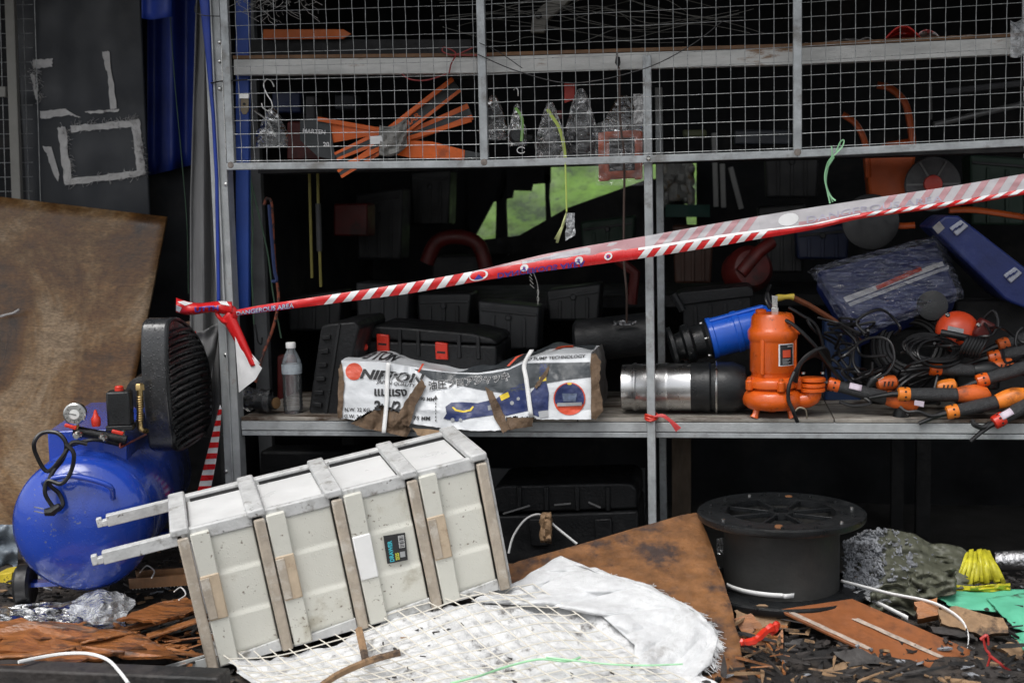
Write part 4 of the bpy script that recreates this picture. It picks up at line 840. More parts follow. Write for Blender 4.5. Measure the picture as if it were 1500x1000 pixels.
# blue case with pale latches at the right edge
rc = thing('blue_latched_case', 'scuffed blue case with pale latches standing aslant at the right edge', 'tool case', P(1450, 460, .3))
slab([(1364, 333), (1384, 316), (1404, 316), (1525, 410), (1530, 462), (1482, 444), (1470, 437)], .28, .26, 'shell', bluec, rc)
for x, y in ((1405, 335), (1484, 404)):
    mm = MB(); mm.prism([P(x-14, y-1, .272), P(x+3, y-13, .272), P(x+14, y-4, .272), P(x-3, y+11, .272)], (0, .012, 0)); lt = mm.build('latch', mat('pale latch', (.36, .38, .45), .5), rc, bevel=.003)
    for k in (-4, 1, 6): mm = MB(); mm.bar(P(x-6+k, y+2-k*.6, .271), P(x+k, y-4-k*.6, .271), .004, .004, (0, 1, 0)); mm.build('tooth', bluec, lt)
mm = MB(); mm.prism([P(1366, 333, .277), P(1376, 324, .277), P(1384, 334, .277), P(1374, 343, .277)], (0, .006, 0)); mm.build('corner_patch', mat('scuffed grey', (.25, .24, .24), .7, 0, .3, 30), rc)
# filler behind the tools: dark cases, hose coil
for i, (x0, y0, x1, y1, Y, m2, lab) in enumerate(((1208, 470, 1262, 600, .36, mat('deep blue box', (.01, .03, .09), .5), 'deep blue box in the dark right of the orange pump'), (1262, 480, 1400, 600, .42, blackd, 'black case buried behind the coiled cable'), (1400, 440, 1540, 600, .44, soot_and_shade, 'black box behind the grinders at the right edge'))):
    mm = MB(); mm.pbox(x0, y0, x1, y1, Y, .12); one(mm, 'dark_case', m2, lab, 'case', bevel=.01, seg=3)
hr = thing('hose_reel', 'black coiled hose lying on its side behind the grinders', 'hose', P(1335, 560, .3))
c = P(1336, 505, .30)
for r, y in ((.115, 0), (.108, .02), (.100, -.012), (.088, .006), (.075, .012)):
    mm = MB(); mm.tube([c+V((math.cos(t)*r, y+.02*math.sin(t), math.sin(t)*r*.92)) for t in [i*2*math.pi/40 for i in range(40)]], .0105, 8, True); mm.build('coil', rubber, hr)
mm = MB(); mm.lathe([(.03, 0), (.045, .004), (.047, .03), (.04, .05)], P(1366, 447, .26), (.1, 1, -.2), 28); one(mm, 'black_stopper', blackp, 'round black cap below the film wrapped blue case', 'cap')
# red circular saw
cz_ = P(1405, 488, .20); rs = thing('red_saw', 'red and orange circular saw body with grey label on the coiled cable', 'saw', P(1405, 520, .2))
mm = MB(); mm.lathe([(.062, 0), (.064, .008), (.056, .030), (.035, .045), (.005, .05)], cz_-Y1*.0+V((0, .03, 0)), (-.1, -1, .35), 28); mm.build('guard', mat('red orange paint', (.62, .06, .015), .38, 0, .15, 9, coat=.2), rs)
mm = MB(); mm.prism([P(1389, 477, .143), P(1412, 482, .143), P(1411, 490, .143), P(1388, 485, .143)], (0, .004, 0)); mm.build('label_plate', inkg, rs)
mm = MB(); mm.tube(catmull([P(1378, 487, .13), P(1400, 491, .125), P(1425, 497, .13)], 5), .010, 8); mm.build('handle', blackp, rs)
for p in ((1388, 461), (1433, 476)): mm = MB(); mm.lathe([(.007, 0), (.007, .006), (.003, .010)], P(*p, .13), (0, -1, 0), 10); mm.build('knob', zinc, rs)
mm = MB(); mm.prism([P(1386, 491, .15), P(1402, 494, .15), P(1399, 503, .15), P(1394, 500, .15)], (0, .006, 0)); mm.build('blade_guard', mat('red orange paint', (1, 1, 1)), rs)
mm = MB(); mm.box(P(1440, 483, .19), (.05, .05, .06), Matrix.Rotation(.5, 3, 'Y')); mm.build('motor', redd, rs, bevel=.01)

# ------------------------------------------------------------------ angle grinders
gripm = mat('speckled grip rubber', (.024, .025, .027), .55, 0, .4, 140, (.07, .07, .07), 160, .55, .66, .5, 400)
def grinder(pc, pe, label, cm=orange, head=None, hm=None, r=.021, flag=None):
    pc, pe = V(pc), V(pe); d = pe-pc; L = d.length; M = frame(pc, d); t = thing('angle_grinder', label, 'grinder', M=M, group='grinders heaped on the shelf')
    m = MB(True); m.tube([(-.095, 0, -.012), (-.06, 0, -.005), (-.03, 0, 0), (-.012, 0, 0)], [.0055, .0065, .009, .010], 8); m.build('strain_relief', rubber, t)
    m = MB(True); m.lathe([(.012, -.016), (r*1.06, -.013), (r*1.12, -.006), (r*1.12, .014), (r*1.05, .018), (r*.9, .019)], (0, 0, 0), (1, 0, 0), 20); c_ = m.build('collar', cm, t)
    for k in range(8):
        a = k*math.pi/4+.3; m = MB(True); m.lathe([(.0032, -.001), (.0032, .0006)], (.004, math.cos(a)*r*1.12, math.sin(a)*r*1.12), (0, math.cos(a), math.sin(a)), 8); m.build('vent_hole', soot_and_shade, c_)
    n = 12; pts = [(lerp(.018, L, i/n), 0, 0) for i in range(n+1)]
    rad = [r*(1+.10*math.sin(i/n*3.1)+.10*(i/n)**3) for i in range(n+1)]
    m = MB(True); m.tube(pts, rad, 18, flat=.92); m.build('grip', gripm, t)
    if head:
        m = MB(True); m.tube([(L-.004, 0, 0), (L+.02, 0, .002), (L+.045, 0, .004), (L+.075, 0, 0), (L+.088, 0, -.004)], [r*1.15, r*1.42, r*1.5, r*1.25, r*.5], 18); h_ = m.build('gear_housing', hm or cm, t, bevel=.0015)
        m = MB(True); m.lathe([(.020, -.05), (.024, -.046), (.024, -.022), (.019, -.018)], (L+.05, 0, 0), (0, 0, 1), 18); m.build('spindle_collar', blackp, h_)
    if flag:
        m = MB(True); m.grid(lambda u, v: V((lerp(flag[0], flag[0]+.035, u), -r*1.16*math.cos((v-.5)*1.1+flag[1]), r*1.16*math.sin((v-.5)*1.1+flag[1]))), 3, 5); m.build('label_plate', mat('pale pink label', (.58, .50, .58), .5), t, solid=.0006)
    return t
GR = [((1369, 540, .10), (1427, 543, .11), 'grinder with orange collar lying behind, nearest to the coiled cable', orange, True, None),
      ((1455, 523, .14), (1520, 511, .14), 'topmost grinder with orange collar pointing out of the right edge', orange, False, None),
      ((1438, 557, .05), (1515, 534, .06), 'grinder with orange collar slanting up at the right below the topmost', orange, False, None),
      ((1220, 563, .06), (1300, 583, .05), 'leftmost grinder with orange collar right beside the orange pump', orange, True, (.045, .7)),
      ((1323, 577, .02), (1404, 578, .03), 'grinder with orange collar lying level in the middle of the heap', orangey, True, None),
      ((1394, 603, .00), (1462, 588, .01), 'grinder with amber housing at the shelf edge, lowest of the heap', orangey, True, None),
      ((1462, 616, -.02), (1520, 583, .00), 'grinder with red collar sticking over the shelf edge at the right', redp, False, (.008, .6)),
      ((1468, 505, .22), (1520, 490, .24), 'rearmost small grinder with dull orange collar in the shade at the right', oranged, False, None)]
for a, b, lab, cm, hd, fg in GR:
    pa, pb = P(*a), P(*b); hm = {GR[5][2]: orangey, GR[3][2]: oranged, GR[0][2]: blackp, GR[4][2]: oranged}.get(lab)
    grinder(pa, pb, lab, cm, hd, hm, .0178, fg)
mm = MB(); mm.prism([P(1340, 586, -.005), P(1354, 588, -.005), P(1353, 596, -.004), P(1339, 593, -.004)], (0, .003, 0)); one(mm, 'pink_tag', mat('pale pink label', (1, 1, 1)), 'small pale pink tag lying among the grinders', 'tag')
for px, py, Y, mm_, lab in ((1386, 566, .07, orangey, 'orange housing peeping out behind the level grinder'), (1300, 561, .09, oranged, 'small orange housing behind the leftmost grinder'), (1492, 580, .05, redp, 'red housing at the right edge above the red collar'), (1470, 536, .12, oranged, 'dull orange housing under the topmost grinder')):
    c = P(px, py, Y); mm = MB(); mm.lathe([(.008, -.032), (.018, -.028), (.021, -.012), (.022, .01), (.019, .024), (.008, .03)], c, (1, .1, .15), 16); t = thing('tool_housing', lab, 'tool', c); mm.build('housing', mm_, t)
    for k in range(3): m2 = MB(); m2.bar(c+V((-.012+k*.011, -.021, -.006)), c+V((-.009+k*.011, -.021, .008)), .004, .004, (0, 1, 0)); m2.build('vent', soot_and_shade, t)
# ------------------------------------------------------------------ power cables
def cable(pts, label, r=.0042, m=rubber, n=6): mm_ = MB(); mm_.tube(catmull([P(*p) for p in pts], n), r, 7); return one(mm_, 'power_cable', m, label, 'cable')
cable([(1128, 452, .10), (1122, 440, .11), (1124, 428, .14), (1128, 418, .2)], 'black cable rising from the top of the orange pump', .005)
cable([(1142, 467, .02), (1160, 474, .0), (1190, 502, .0), (1215, 535, .03), (1235, 560, .06)], 'black cable running from the orange pump clamp down to the right', .0055)
cable([(1155, 450, .05), (1172, 460, .05), (1196, 478, .06), (1208, 520, .08), (1206, 545, .1)], 'black cable arching behind the orange pump', .005)
for k in range(6): cable([(1166-k*1.5, 560-k, .0), (1172+k, 535-k*2, -.01), (1188+k*3, 522-k*2.5, .01), (1204+k*2, 525-k, .05), (1215, 545+k*3, .1)], 'loop %s of the cable bundled against the orange pump' % ('one', 'two', 'three', 'four', 'five', 'six')[k], .0052)
cable([(1164, 545, -.02), (1156, 565, -.03), (1155, 585, -.03), (1162, 602, -.03), (1168, 618, -.02)], 'black cable hanging down in front of the orange pump outlet', .006)
cable([(1162, 606, -.02), (1170, 597, -.03), (1180, 600, -.02), (1182, 612, .0)], 'thin pale loop at the foot of the orange pump', .0022, mat('pale cord', (.35, .3, .22), .6))
cc = thing('coiled_cable', 'neatly coiled black cable bundle below the red saw', 'cable', P(1360, 530, .14))
for k in range(9):
    c = P(1362+k*1.5, 508+k*1.2, .13-.004*k); mm = MB(); rx, rz = .070+.010*math.sin(k*2.1), .030+.006*math.cos(k*1.7)
    mm.tube([c+V((math.cos(t)*rx, .03*math.sin(t)+.004*k*math.cos(t), math.sin(t)*rz*(1+.1*math.sin(k))-.02*math.cos(t)*.3)) for t in [i*2*math.pi/36 for i in range(36)]], .0043, 7, True); mm.build('loop', rubber, cc)
for k in range(7):
    c = P(1412+k*4.5, 506+k*.6, .10); mm = MB(); mm.tube([c+V((.012*math.sin(t)+.006*math.cos(t), .02*math.cos(t), .026*math.sin(t))) for t in [i*2*math.pi/20 for i in range(20)]], .0044, 7, True); mm.build('wrap', rubber, cc)
cable([(1285, 553, .01), (1300, 545, .01), (1310, 525, .02), (1303, 500, .04), (1280, 494, .06), (1255, 505, .08), (1250, 530, .08), (1262, 548, .06), (1276, 545, .05), (1278, 530, .05)], 'looped black cable ending in the plug beside the leftmost grinder', .0042)
pgt = thing('mains_plug', 'black mains plug with two steel prongs lying on the leftmost grinder', 'plug', P(1282, 556, -.0))
mm = MB(); mm.tube([P(1272, 566, -.01), P(1278, 557, -.01), P(1284, 553, -.01)], [.007, .012, .010], 10); mm.build('body', blackp, pgt)
for d in (0, 6): mm = MB(); mm.bar(P(1283+d*.6, 551+d, -.012), P(1291+d*.6, 546+d, -.014), .005, .002); mm.build('prong', zinc, pgt)
cable([(1438, 470, .2), (1455, 455, .18), (1462, 475, .16), (1448, 495, .15), (1430, 505, .14)], 'black cable looping at the right above the coiled bundle')
cable([(1366, 541, .10), (1345, 548, .09), (1330, 556, .08), (1318, 566, .07), (1310, 578, .05)], 'black cable leaving the grinder nearest the coil', .005)
cable([(1366, 538, .10), (1342, 542, .1), (1322, 555, .1), (1300, 570, .1)], 'second black cable under the grinder nearest the coil', .005)
cable([(1385, 605, .0), (1365, 609, -.01), (1345, 603, -.01), (1328, 603, -.01), (1318, 596, .0), (1330, 608, -.01)], 'black cable trailing from the amber grinder along the shelf', .0055)
cable([(1450, 620, -.02), (1440, 626, -.03), (1428, 622, -.03), (1424, 616, -.02)], 'black cable stub hanging from the red collar grinder', .0075)
cable([(1205, 520, .12), (1225, 530, .1), (1240, 550, .1), (1262, 562, .1)], 'black cable dropping behind the leftmost grinder', .005)
cable([(1215, 480, .2), (1235, 500, .16), (1246, 520, .14), (1242, 548, .12)], 'black cable hanging from the film wrapped case')
cable([(1498, 480, .16), (1490, 488, .15), (1488, 505, .14), (1500, 512, .14)], 'black cable loop at the right edge over the topmost grinder')
cable([(1230, 588, .04), (1250, 594, .03), (1275, 590, .03), (1262, 580, .05)], 'black cable lying under the leftmost grinder', .005)
for k in range(34):
    x, y = random.uniform(1200, 1490), random.uniform(480, 585); q = []
    for j in range(5): q.append((x, y, random.uniform(.03, .2))); x += random.uniform(-35, 45); y += random.uniform(-22, 26); y = min(y, 590)
    mm = MB(); mm.tube(catmull([P(*p) for p in q], 6), .0042, 6); o = one(mm, 'power_cable', rubber, 'stretch of black cable tangled in the heap of tools', 'cable', group='tangled cables in the tool heap')
# red twine on the middle post
rt = thing('red_twine', 'red plastic twine tied round the middle post at the shelf', 'twine', P(955, 625, -.03))
for k in range(3): mm = MB(); z = P(953, 608+k*2.6, -.012).z; mm.tube([V((XM+math.cos(t)*.017, -.0125+math.sin(t)*.017, z+.003*math.sin(t*2+k))) for t in [i*.4189 for i in range(15)]], .004, 6, True); mm.build('wrap', redp, rt)
for k in range(4): mm = MB(); mm.tube(catmull([P(958, 610, -.03), P(970, 607+k, -.035), P(982, 614+k*1.4, -.035), P(997-k*2, 630+k*1.5-3, -.03)], 5), .0028, 5, flat=.5); mm.build('tail', mat('red twine', (.60, .06, .06), .45), rt)
# ================================================================== barrier tape
bt = thing('barrier_tape', 'red and white striped barrier tape stretched across the shelving', 'barrier tape', P(330, 470, -.05))
TB = [(335, 464), (380, 458), (475, 446), (600, 430), (700, 412), (790, 398), (870, 388), (950, 377), (1050, 361), (1100, 352), (1190, 337), (1260, 320), (1400, 302), (1515, 283)]
TF = [(335, 456), (380, 447), (475, 433), (600, 414), (690, 398), (790, 382), (870, 371), (950, 361), (1050, 345), (1100, 338), (1190, 328), (1260, 312), (1400, 294), (1515, 274)]
TT = [(640, 407), (700, 396), (790, 374), (850, 362), (950, 345), (1050, 327), (1150, 310), (1280, 290), (1400, 272), (1515, 252)]
def sm(x, p): return (pl(x-14, p)+2*pl(x, p)+pl(x+14, p))/4
YT = lambda x: pl(x, [(330, -.045), (420, -.075), (700, -.088), (1515, -.13)])
def Tf(x, t, o=0): y = lerp(sm(x, TF), sm(x, TB), t); return P(x, y, YT(x)-.005*math.sin(t*3.1)-o+.002*nz(x/20, t*2))
def Tb(x, t, o=0): y = lerp(sm(x, TT), sm(x, TF)+2, t); return P(x, y, YT(x)+.008*(1-t)-o+.003*nz(x/25, t*3, 3))
m_ = MB(); m_.grid(lambda u, v: Tf(lerp(335, 1512, u), v), 240, 5); m_.build('front_fold', redt, bt)
m_ = MB(); m_.grid(lambda u, v: Tb(lerp(655, 1512, u), v), 180, 6); m_.build('back_fold', greyf, bt)
def stripes(x0, x1, per, fn, m, o, slant, w_=.5, t0=0., t1=1., name='stripe'):
    x = x0
    while x < x1:
        mm_ = MB(); mm_.grid(lambda u, v: fn(x+per*w_*u+slant*(1-v), lerp(t0, t1, v), o), 4, 8); mm_.build(name, m, bt); x += per
stripes(474, 690, 27.5, Tf, whit, .0012, 13, .46)
stripes(934, 1105, 24, Tf, whit, .0012, 14, .5)
stripes(1268, 1510, 26, Tf, whit, .0012, 14, .5, .0, .75)
m_ = MB(); m_.grid(lambda u, v: Tf(lerp(935, 1260, u), lerp(0, .22, v), .0018), 70, 1); m_.build('white_edge', whit, bt)
stripes(955, 1105, 25, Tb, pinkd, .0012, 18, .5)
stripes(1285, 1510, 27, Tb, pinkd, .0012, 18, .45)
m_ = MB(); m_.grid(lambda u, v: Tb(lerp(700, 945, u), lerp(0, 1, v), .0010), 60, 2); m_.build('red_backside', pinkd, bt)
m_ = MB(); m_.grid(lambda u, v: Tb(lerp(765, 865, u), lerp(.15, .85, v), .0016), 30, 2); m_.build('grey_print', greyf, bt)
m_ = MB(); m_.grid(lambda u, v: Tb(lerp(1170, 1262, u), lerp(.72, 1, v), .0012), 30, 1); m_.build('red_backside', pinkd, bt)
patch('emblem', disc(701, .45, 14, .5, n=16), lambda a, b: Tf(a, b, .0016), whit, bt, 9)
patch('emblem_mark', [(694, .8), (701, .35), (708, .8)], lambda a, b: Tf(a, b, .0024), blut, bt)
patch('emblem', disc(1155, .5, 15, .38, n=16), lambda a, b: Tb(a, b, .0016), whit, bt, 9)
for x in (768, 848, 891):
    e = patch('badge', disc(x, .42, 6, .33, n=14), lambda a, b: Tf(a, b, .0018), whit, bt)
    vs2, fs_ = text2('R', 8, 0, .02); mapped('badge_letter', [(x-2.6+a, .62-b/17) for a, b in vs2], fs_, lambda a, b: Tf(a, b, .0026), blut, e)
def tline(s, x0, sz, fn, m, o, base, hpx, flip=1, sx=1.0, bold=.02):
    vs2, fs_ = text2(s, sz, 0, bold); mapped('lettering', [(x0+a*sx, base-flip*b/hpx) for a, b in vs2], fs_, lambda a, b: fn(a, b, o), m, bt, 6)
tline('DANGEROUS AREA', 345, 9.5, Tf, blut, .0016, .92, 11.5, sx=1.02, bold=.6)
tline('DANGEROUS AREA', 345.4, 9.5, Tf, inkw, .0024, .92, 11.5, sx=1.02, bold=.0)
tline('DANGEROUS AREA', 728, 15, Tf, blut, .0016, .55, 22, flip=-1, sx=.98, bold=.3)
tline('DANGEROUS AREA', 1180, 17, Tb, mat('ghost ink', (.40, .38, .47), .5), .0018, .86, 30, sx=1.35)
tline('DANGEROUS AREA', 772, 10, Tb, mat('ghost ink', (1, 1, 1)), .0022, .75, 24, sx=1.05)
# knot and tails on the left post
m_ = MB(); m_.grid(lambda u, v: P(lerp(258, 340, u), lerp(436+10*u+4*math.sin(u*5), 457+5*u+3*math.sin(u*7), v), -.05-.018*math.sin(v*3.1)-.006*nz(u*6, v*3)), 30, 8); kn = m_.build('knot_end', redt, bt, solid=.001)
kf = lambda u, v: P(lerp(258, 340, u), lerp(436+10*u+4*math.sin(u*5), 457+5*u+3*math.sin(u*7), v), -.053-.018*math.sin(v*3.1)-.006*nz(u*6, v*3))
for a in ([(.02, .25), (.14, .02), (.30, .05), (.16, .35)], [(0, .5), (.10, .55), (.06, .95), (0, .9)], [(.75, .0), (.9, 0), (.95, .3), (.8, .25)]): patch('stripe', a, kf, whit, bt, .12)
vs2, fs_ = text2('UTTH', 1, 0, .04); mapped('lettering', [(.33+a*.165, .80-b*.62) for a, b in vs2], fs_, lambda u, v: kf(u, v)+V((0, -.002, 0)), blut, bt, .06)
m_ = MB(); m_.tube(catmull([P(318, 456, -.04), P(330, 450, -.055), P(343, 455, -.055), P(342, 468, -.05), P(330, 472, -.05), P(321, 464, -.05)], 5, True), .011, 8, True, .6); m_.build('knot', redt, bt)
def tail1(u, v): return P(lerp(lerp(322, 345, v), lerp(382, 383, v), u)+ (4*math.sin(v*6)), lerp(462, lerp(492, 540, u), v), -.045-.02*u+.006*nz(u*4, v*4))
m_ = MB(); m_.grid(lambda u, v: P(lerp(324, 340, u)+lerp(0, 42, v)-6*u*v, lerp(466, 538, v)-10*u*(1-v)-4*u, -.05-.012*math.sin(u*3)), 8, 20); m_.build('tail', redt, bt, solid=.0008)
m_ = MB(); m_.grid(lambda u, v: P(lerp(347+3*v, lerp(352, 381, min(1, v*2)), u)-lerp(0, 22, max(0, v-.5)*2)*u, lerp(502, 572-6*u-20*u*(v > .5)*(v-.5), v)+lerp(-4, 0, v), -.042+.010*math.sin(u*4+v*3)), 8, 16); m_.build('tail_underside', whit, bt, solid=.0008)
patch('tail_underside', [(344, 492), (356, 508), (372, 526), (384, 539), (374, 556), (362, 565), (350, 575), (348, 548), (346, 520)], lambda x, y: P(x, y, -.058+.006*nz(x/12, y/15)), whit, bt, 8)
def tail2(u, v, o=0): return P(lerp(lerp(322, 289, v), lerp(325, 306, v)+3*math.sin(v*3), u), lerp(592, 720, v)+6*u, -.035-.006*math.sin(u*3+v*5)-o)
m_ = MB(); m_.grid(tail2, 6, 20); m_.build('tail', whit, bt, solid=.0006)
for k in range(8): patch('stripe', [(0, .02+k*.125+.04), (1, -.03+k*.125+.04), (1, .03+k*.125+.04), (0, .085+k*.125+.04)], lambda a, b: tail2(a, min(1, b), .0022), redt, bt, .15)

# ================================================================== below the shelf
lc = thing('lower_tool_case', 'large ribbed black tool case lying under the shelf', 'tool case', P(830, 830, .3))
slab([(722, 716), (735, 711), (905, 707), (925, 708), (933, 716), (934, 745), (720, 752)], .20, .3, 'lid', blackd, lc)
slab([(720, 756), (935, 748), (938, 850), (720, 850)], .192, .3, 'shell', blackd, lc)
for x in (760, 800, 845, 890): mm = MB(); mm.bar(P(x, 712, .198), P(x+1, 748, .195), .016, .012, (0, 1, 0)); mm.build('rib', blackd, lc, bevel=.004)
for x in (775, 870): mm = MB(); mm.prism([P(x, 760, .18), P(x+26, 759, .18), P(x+28, 800, .18), P(x+2, 800, .18)], (0, .02, 0)); mm.build('latch', blackd, lc, bevel=.005)
for a, b in (((737, 752), (776, 740)), ((812, 739), (836, 737)), ((862, 735), (880, 743)), ((776, 769), (793, 760))): mm = MB(); mm.bar(P(*a, .186), P(*b, .186), .005, .004, (0, 1, 0)); mm.build('edge_scuff', mat('scuffed edge', (.16, .16, .16), .5), lc)
mm = MB(); mm.pbox(380, 660, 640, 800, .45, .12); one(mm, 'shaded_case', blackd, 'black case in the shade below the left half of the shelf', 'case', bevel=.012)
mm = MB(); mm.tube(catmull([P(745, 810, .0), P(752, 785, .02), P(768, 762, .03), P(786, 753, .04), P(800, 758, .05), P(815, 772, .05), P(845, 796, .04)], 7), .0042, 4, flat=.4); one(mm, 'packing_strap', white, 'white packing strap arched over the lower black case', 'strap')
mm = MB(); mm.grid(lambda u, v: P(lerp(792, 808, u)+3*nz(u*4, v*4), lerp(753, 793, v), .03+.015*nz(u*3, v*5, 2)), 5, 8); one(mm, 'charred_wood_chunk', woodp, 'splintered brown wood chunk hanging in the packing strap', 'wood', solid=.02)

# ================================================================== foreground debris
# scorched board
sb = [P(712, 838, -.42), P(760, 826, -.36), P(1000, 757, -.12), P(1022, 750, -.11), P(1048, 810, -.30), P(1075, 900, -.52), P(1098, 1010, -.78), P(1000, 1030, -.86), P(820, 960, -.74)]
ctr_ = sum(sb, V((0, 0, 0)))/len(sb)
fitn = (P(1022, 750, -.11)-P(712, 838, -.42)).cross(P(1098, 1010, -.78)-P(712, 838, -.42)).normalized(); fitn = fitn if fitn.z > 0 else -fitn
sb = [p-fitn*((p-P(712, 838, -.42)).dot(fitn)) for p in sb]
outl = []
for a, b in zip(sb, sb[1:]+sb[:1]):
    for i in range(6): outl.append(lerp(a, b, i/6)+V((random.uniform(-.003, .003), random.uniform(-.003, .003), 0)))
mm = MB(); mm.prism(outl, fitn*-.016); one(mm, 'scorched_board', plyb, 'scorched brown board propped between the sack and the black spool', 'board', smooth=False, bevel=.002)
# soggy white sheet and wire mesh panel
e1 = V((.911, .412, 0)).normalized(); e2 = V((.75, -.66, 0)).normalized()
O_ = V((-.62, -.86, 0)); SBXY = [(p.x, p.y) for p in sb]
def net(a, b, dz=0):
    p = O_+e1*a+e2*b; z = heap(p.x, p.y)+.010*nz(p.x, p.y, 2, 5)
    if inpoly(p.x, p.y, SBXY):
        q = sb[0]; z = max(z, q.z-((p.x-q.x)*fitn.x+(p.y-q.y)*fitn.y)/fitn.z-.010)
    return V((p.x, p.y, z+dz))
mm = MB(); mm.grid(lambda u, v: net(lerp(.03, .92, u)+.03*nz(u*9, v*9, 3), lerp(-.02, .70, v)+.03*nz(u*9, v*9, 7), .022+.012*nz(u*14, v*12, 3)+.007*nz(u*40, v*33, 4)), 110, 70)
one(mm, 'soggy_white_sheet', foam, 'dirty white sheet spread under the wire mesh in the foreground', 'sheet', ang=2)
nt_ = thing('wire_mesh', 'white coated wire mesh panel lying on the dirty white sheet', 'wire mesh', net(.5, .25, .04))
LA, LB2, PA = .80, .70, .040
na = int(LA/PA); nb_ = int(LB2/PA)
def nq(a, b): return net(.03+a+.012*nz(a*3, b*3, 8), -.02+b+.012*nz(a*3, b*3, 4), .046+.012*nz(a*4, b*4, 6))
for i in range(na+1):
    mm = MB(); mm.tube([nq(i*PA, LB2*j/16)+V((0, 0, .0017)) for j in range(17)], .0017, 5); mm.build('wire', wirew, nt_)
for j in range(nb_+1):
    mm = MB(); mm.tube([nq(LA*i/30, j*PA) for i in range(31)], .0017, 5); mm.build('wire', wirew, nt_)
# woven sack draped over the board
SK = {0: [(690, 880), (720, 868), (760, 850), (790, 832), (822, 814)], 1: [(735, 884), (780, 872), (820, 852), (870, 830), (880, 838)], 2: [(800, 888), (850, 880), (900, 868), (930, 858), (950, 856)], 3: [(880, 900), (930, 900), (975, 895), (1010, 890), (1030, 900)], 4: [(930, 945), (965, 940), (1000, 932), (1034, 924), (1052, 934)], 5: [(925, 1010), (955, 1006), (985, 1000), (1018, 990), (1042, 972)]}
def bdp(px, py, o):     # pixel on the scorched board plane
    n = fitn; d = ray(px, py); q0 = P(712, 838, -.42)+fitn*o; return CAM_P+d*((q0-CAM_P).dot(n)/d.dot(n))
def skf(u, v):
    i = min(4, int(v*5)); f = v*5-i; r0, r1 = SK[i], SK[i+1]; j = min(3, int(u*4)); g_ = u*4-j
    ax_ = lerp(lerp(r0[j][0], r0[j+1][0], g_), lerp(r1[j][0], r1[j+1][0], g_), f); ay_ = lerp(lerp(r0[j][1], r0[j+1][1], g_), lerp(r1[j][1], r1[j+1][1], g_), f)
    ax_ += 5*nz(u*5, v*9, 11)*min(1, 4*u); ay_ += 3*nz(u*6, v*8, 12)
    w0 = bdp(ax_, ay_, .016+.026*abs(nz(u*2+v*3, v*5, 1))+.010*nz(u*4, v*9, 5)+.004*abs(nz(u*9, v*16, 7))+.012*math.exp(-((u-.10)/.10)**2))
    return w0
mm = MB(); mm.grid(skf, 70, 150); one(mm, 'woven_sack', whitesh, 'frayed white woven sack draped over the scorched board', 'sack', solid=.003, ang=2)
mm = MB()
for k in range(420):
    v = random.random()**.8; p = skf(1, v) if k % 3 else skf(random.random(), random.choice([0, 1.0])); l = random.uniform(.006, .026)
    d = V((random.uniform(.1, 1), random.uniform(-.8, .5), 0)).normalized(); d = (d-fitn*d.dot(fitn)).normalized(); d2 = (d+fitn.cross(d)*random.uniform(-1, 1)).normalized(); g0 = fitn*-.010
    mm.tube([p, p+d*l*.5+g0*.6, p+(d+d2)*l*.5+g0], .0009, 3)
tag(mm.build('sack_fibres', whitesh, None), 'loose white fibres along the frayed edge of the sack', 'fibres', None, 'stuff')
def strand(pts, label, r, m, cat='cord', name='cord', dz=.03, n=7):
    mm_ = MB(); mm_.tube(catmull([G(x, y, dz) if len(p_) == 0 else P(x, y, p_[0]) for (x, y, *p_) in pts], n), r, 6); return one(mm_, name, m, label, cat)
strand([(660, 1000), (700, 990), (745, 975), (790, 965), (830, 968), (850, 962)], 'pale green twine lying on the wire mesh', .0028, pgreen, 'twine', 'green_twine', .07)
strand([(800, 962), (850, 968), (890, 972), (940, 974), (1000, 972)], 'thin green twine trailing from the mesh to the sack', .0022, pgreen, 'twine', 'green_twine', .075)
strand([(470, 1004), (500, 985), (545, 966), (586, 955)], 'brown stick lying across the wire mesh', .0085, woodp, 'stick', 'broken_stick', .075)
strand([(526, 922), (531, 945), (536, 968)], 'short brown splinter standing against the toppled cabinet', .010, woodp, 'stick', 'wood_splinter', .07)
strand([(900, 905), (912, 908), (926, 913), (945, 922)], 'scrap of green twine under the sack edge', .003, pgreen, 'twine', 'green_twine', .05)
# black cable spool
SY = -.20; sc_ = P(1144, 752, SY); RS = .228
so_ = thing('cable_spool', 'large black plastic cable spool standing in the debris', 'cable spool', (sc_.x, sc_.y, sc_.z-.212))
def flange(z, name):
    mm_ = MB(); mm_.lathe([(.148, -.010), (RS-.004, -.012), (RS, -.006), (RS, .006), (RS-.006, .010), (RS-.03, .006), (.185, .006), (.160, .010), (.148, .008)], V((sc_.x, sc_.y, z)), Z1, 64, True); return mm_.build(name, blackp, so_)
tf = flange(sc_.z, 'top_flange')
for k in range(8):
    a = k*math.pi/4+.39; d = V((math.cos(a), math.sin(a), 0)); mm = MB(); mm.bar(sc_+d*.03, sc_+d*.162, .008, .012); mm.build('spoke', blackp, tf, bevel=.001)
mm = MB(); mm.lathe([(.022, -.012), (.036, -.012), (.036, .008), (.022, .008)], sc_, Z1, 24, True); mm.build('hub', blackp, tf)
for k in range(14):
    a = k*.4488+.2; d = V((math.cos(a), math.sin(a), 0)); mm = MB(); mm.lathe([(.005, .006), (.005, .011), (.002, .013)], sc_+d*.197, Z1, 8); mm.build('rivet', zinc if k % 4 == 0 else blackp, tf)
mm = MB(); mm.lathe([(.150, -.200), (.157, -.200), (.157, -.008), (.150, -.008)], sc_, Z1, 56, True); mm.build('core', mat('matt black drum', (.021, .021, .020), .6, 0, .25, 5, (.04, .038, .035), 4, .52, .75, .1, 90), so_)
flange(sc_.z-.210, 'bottom_flange')
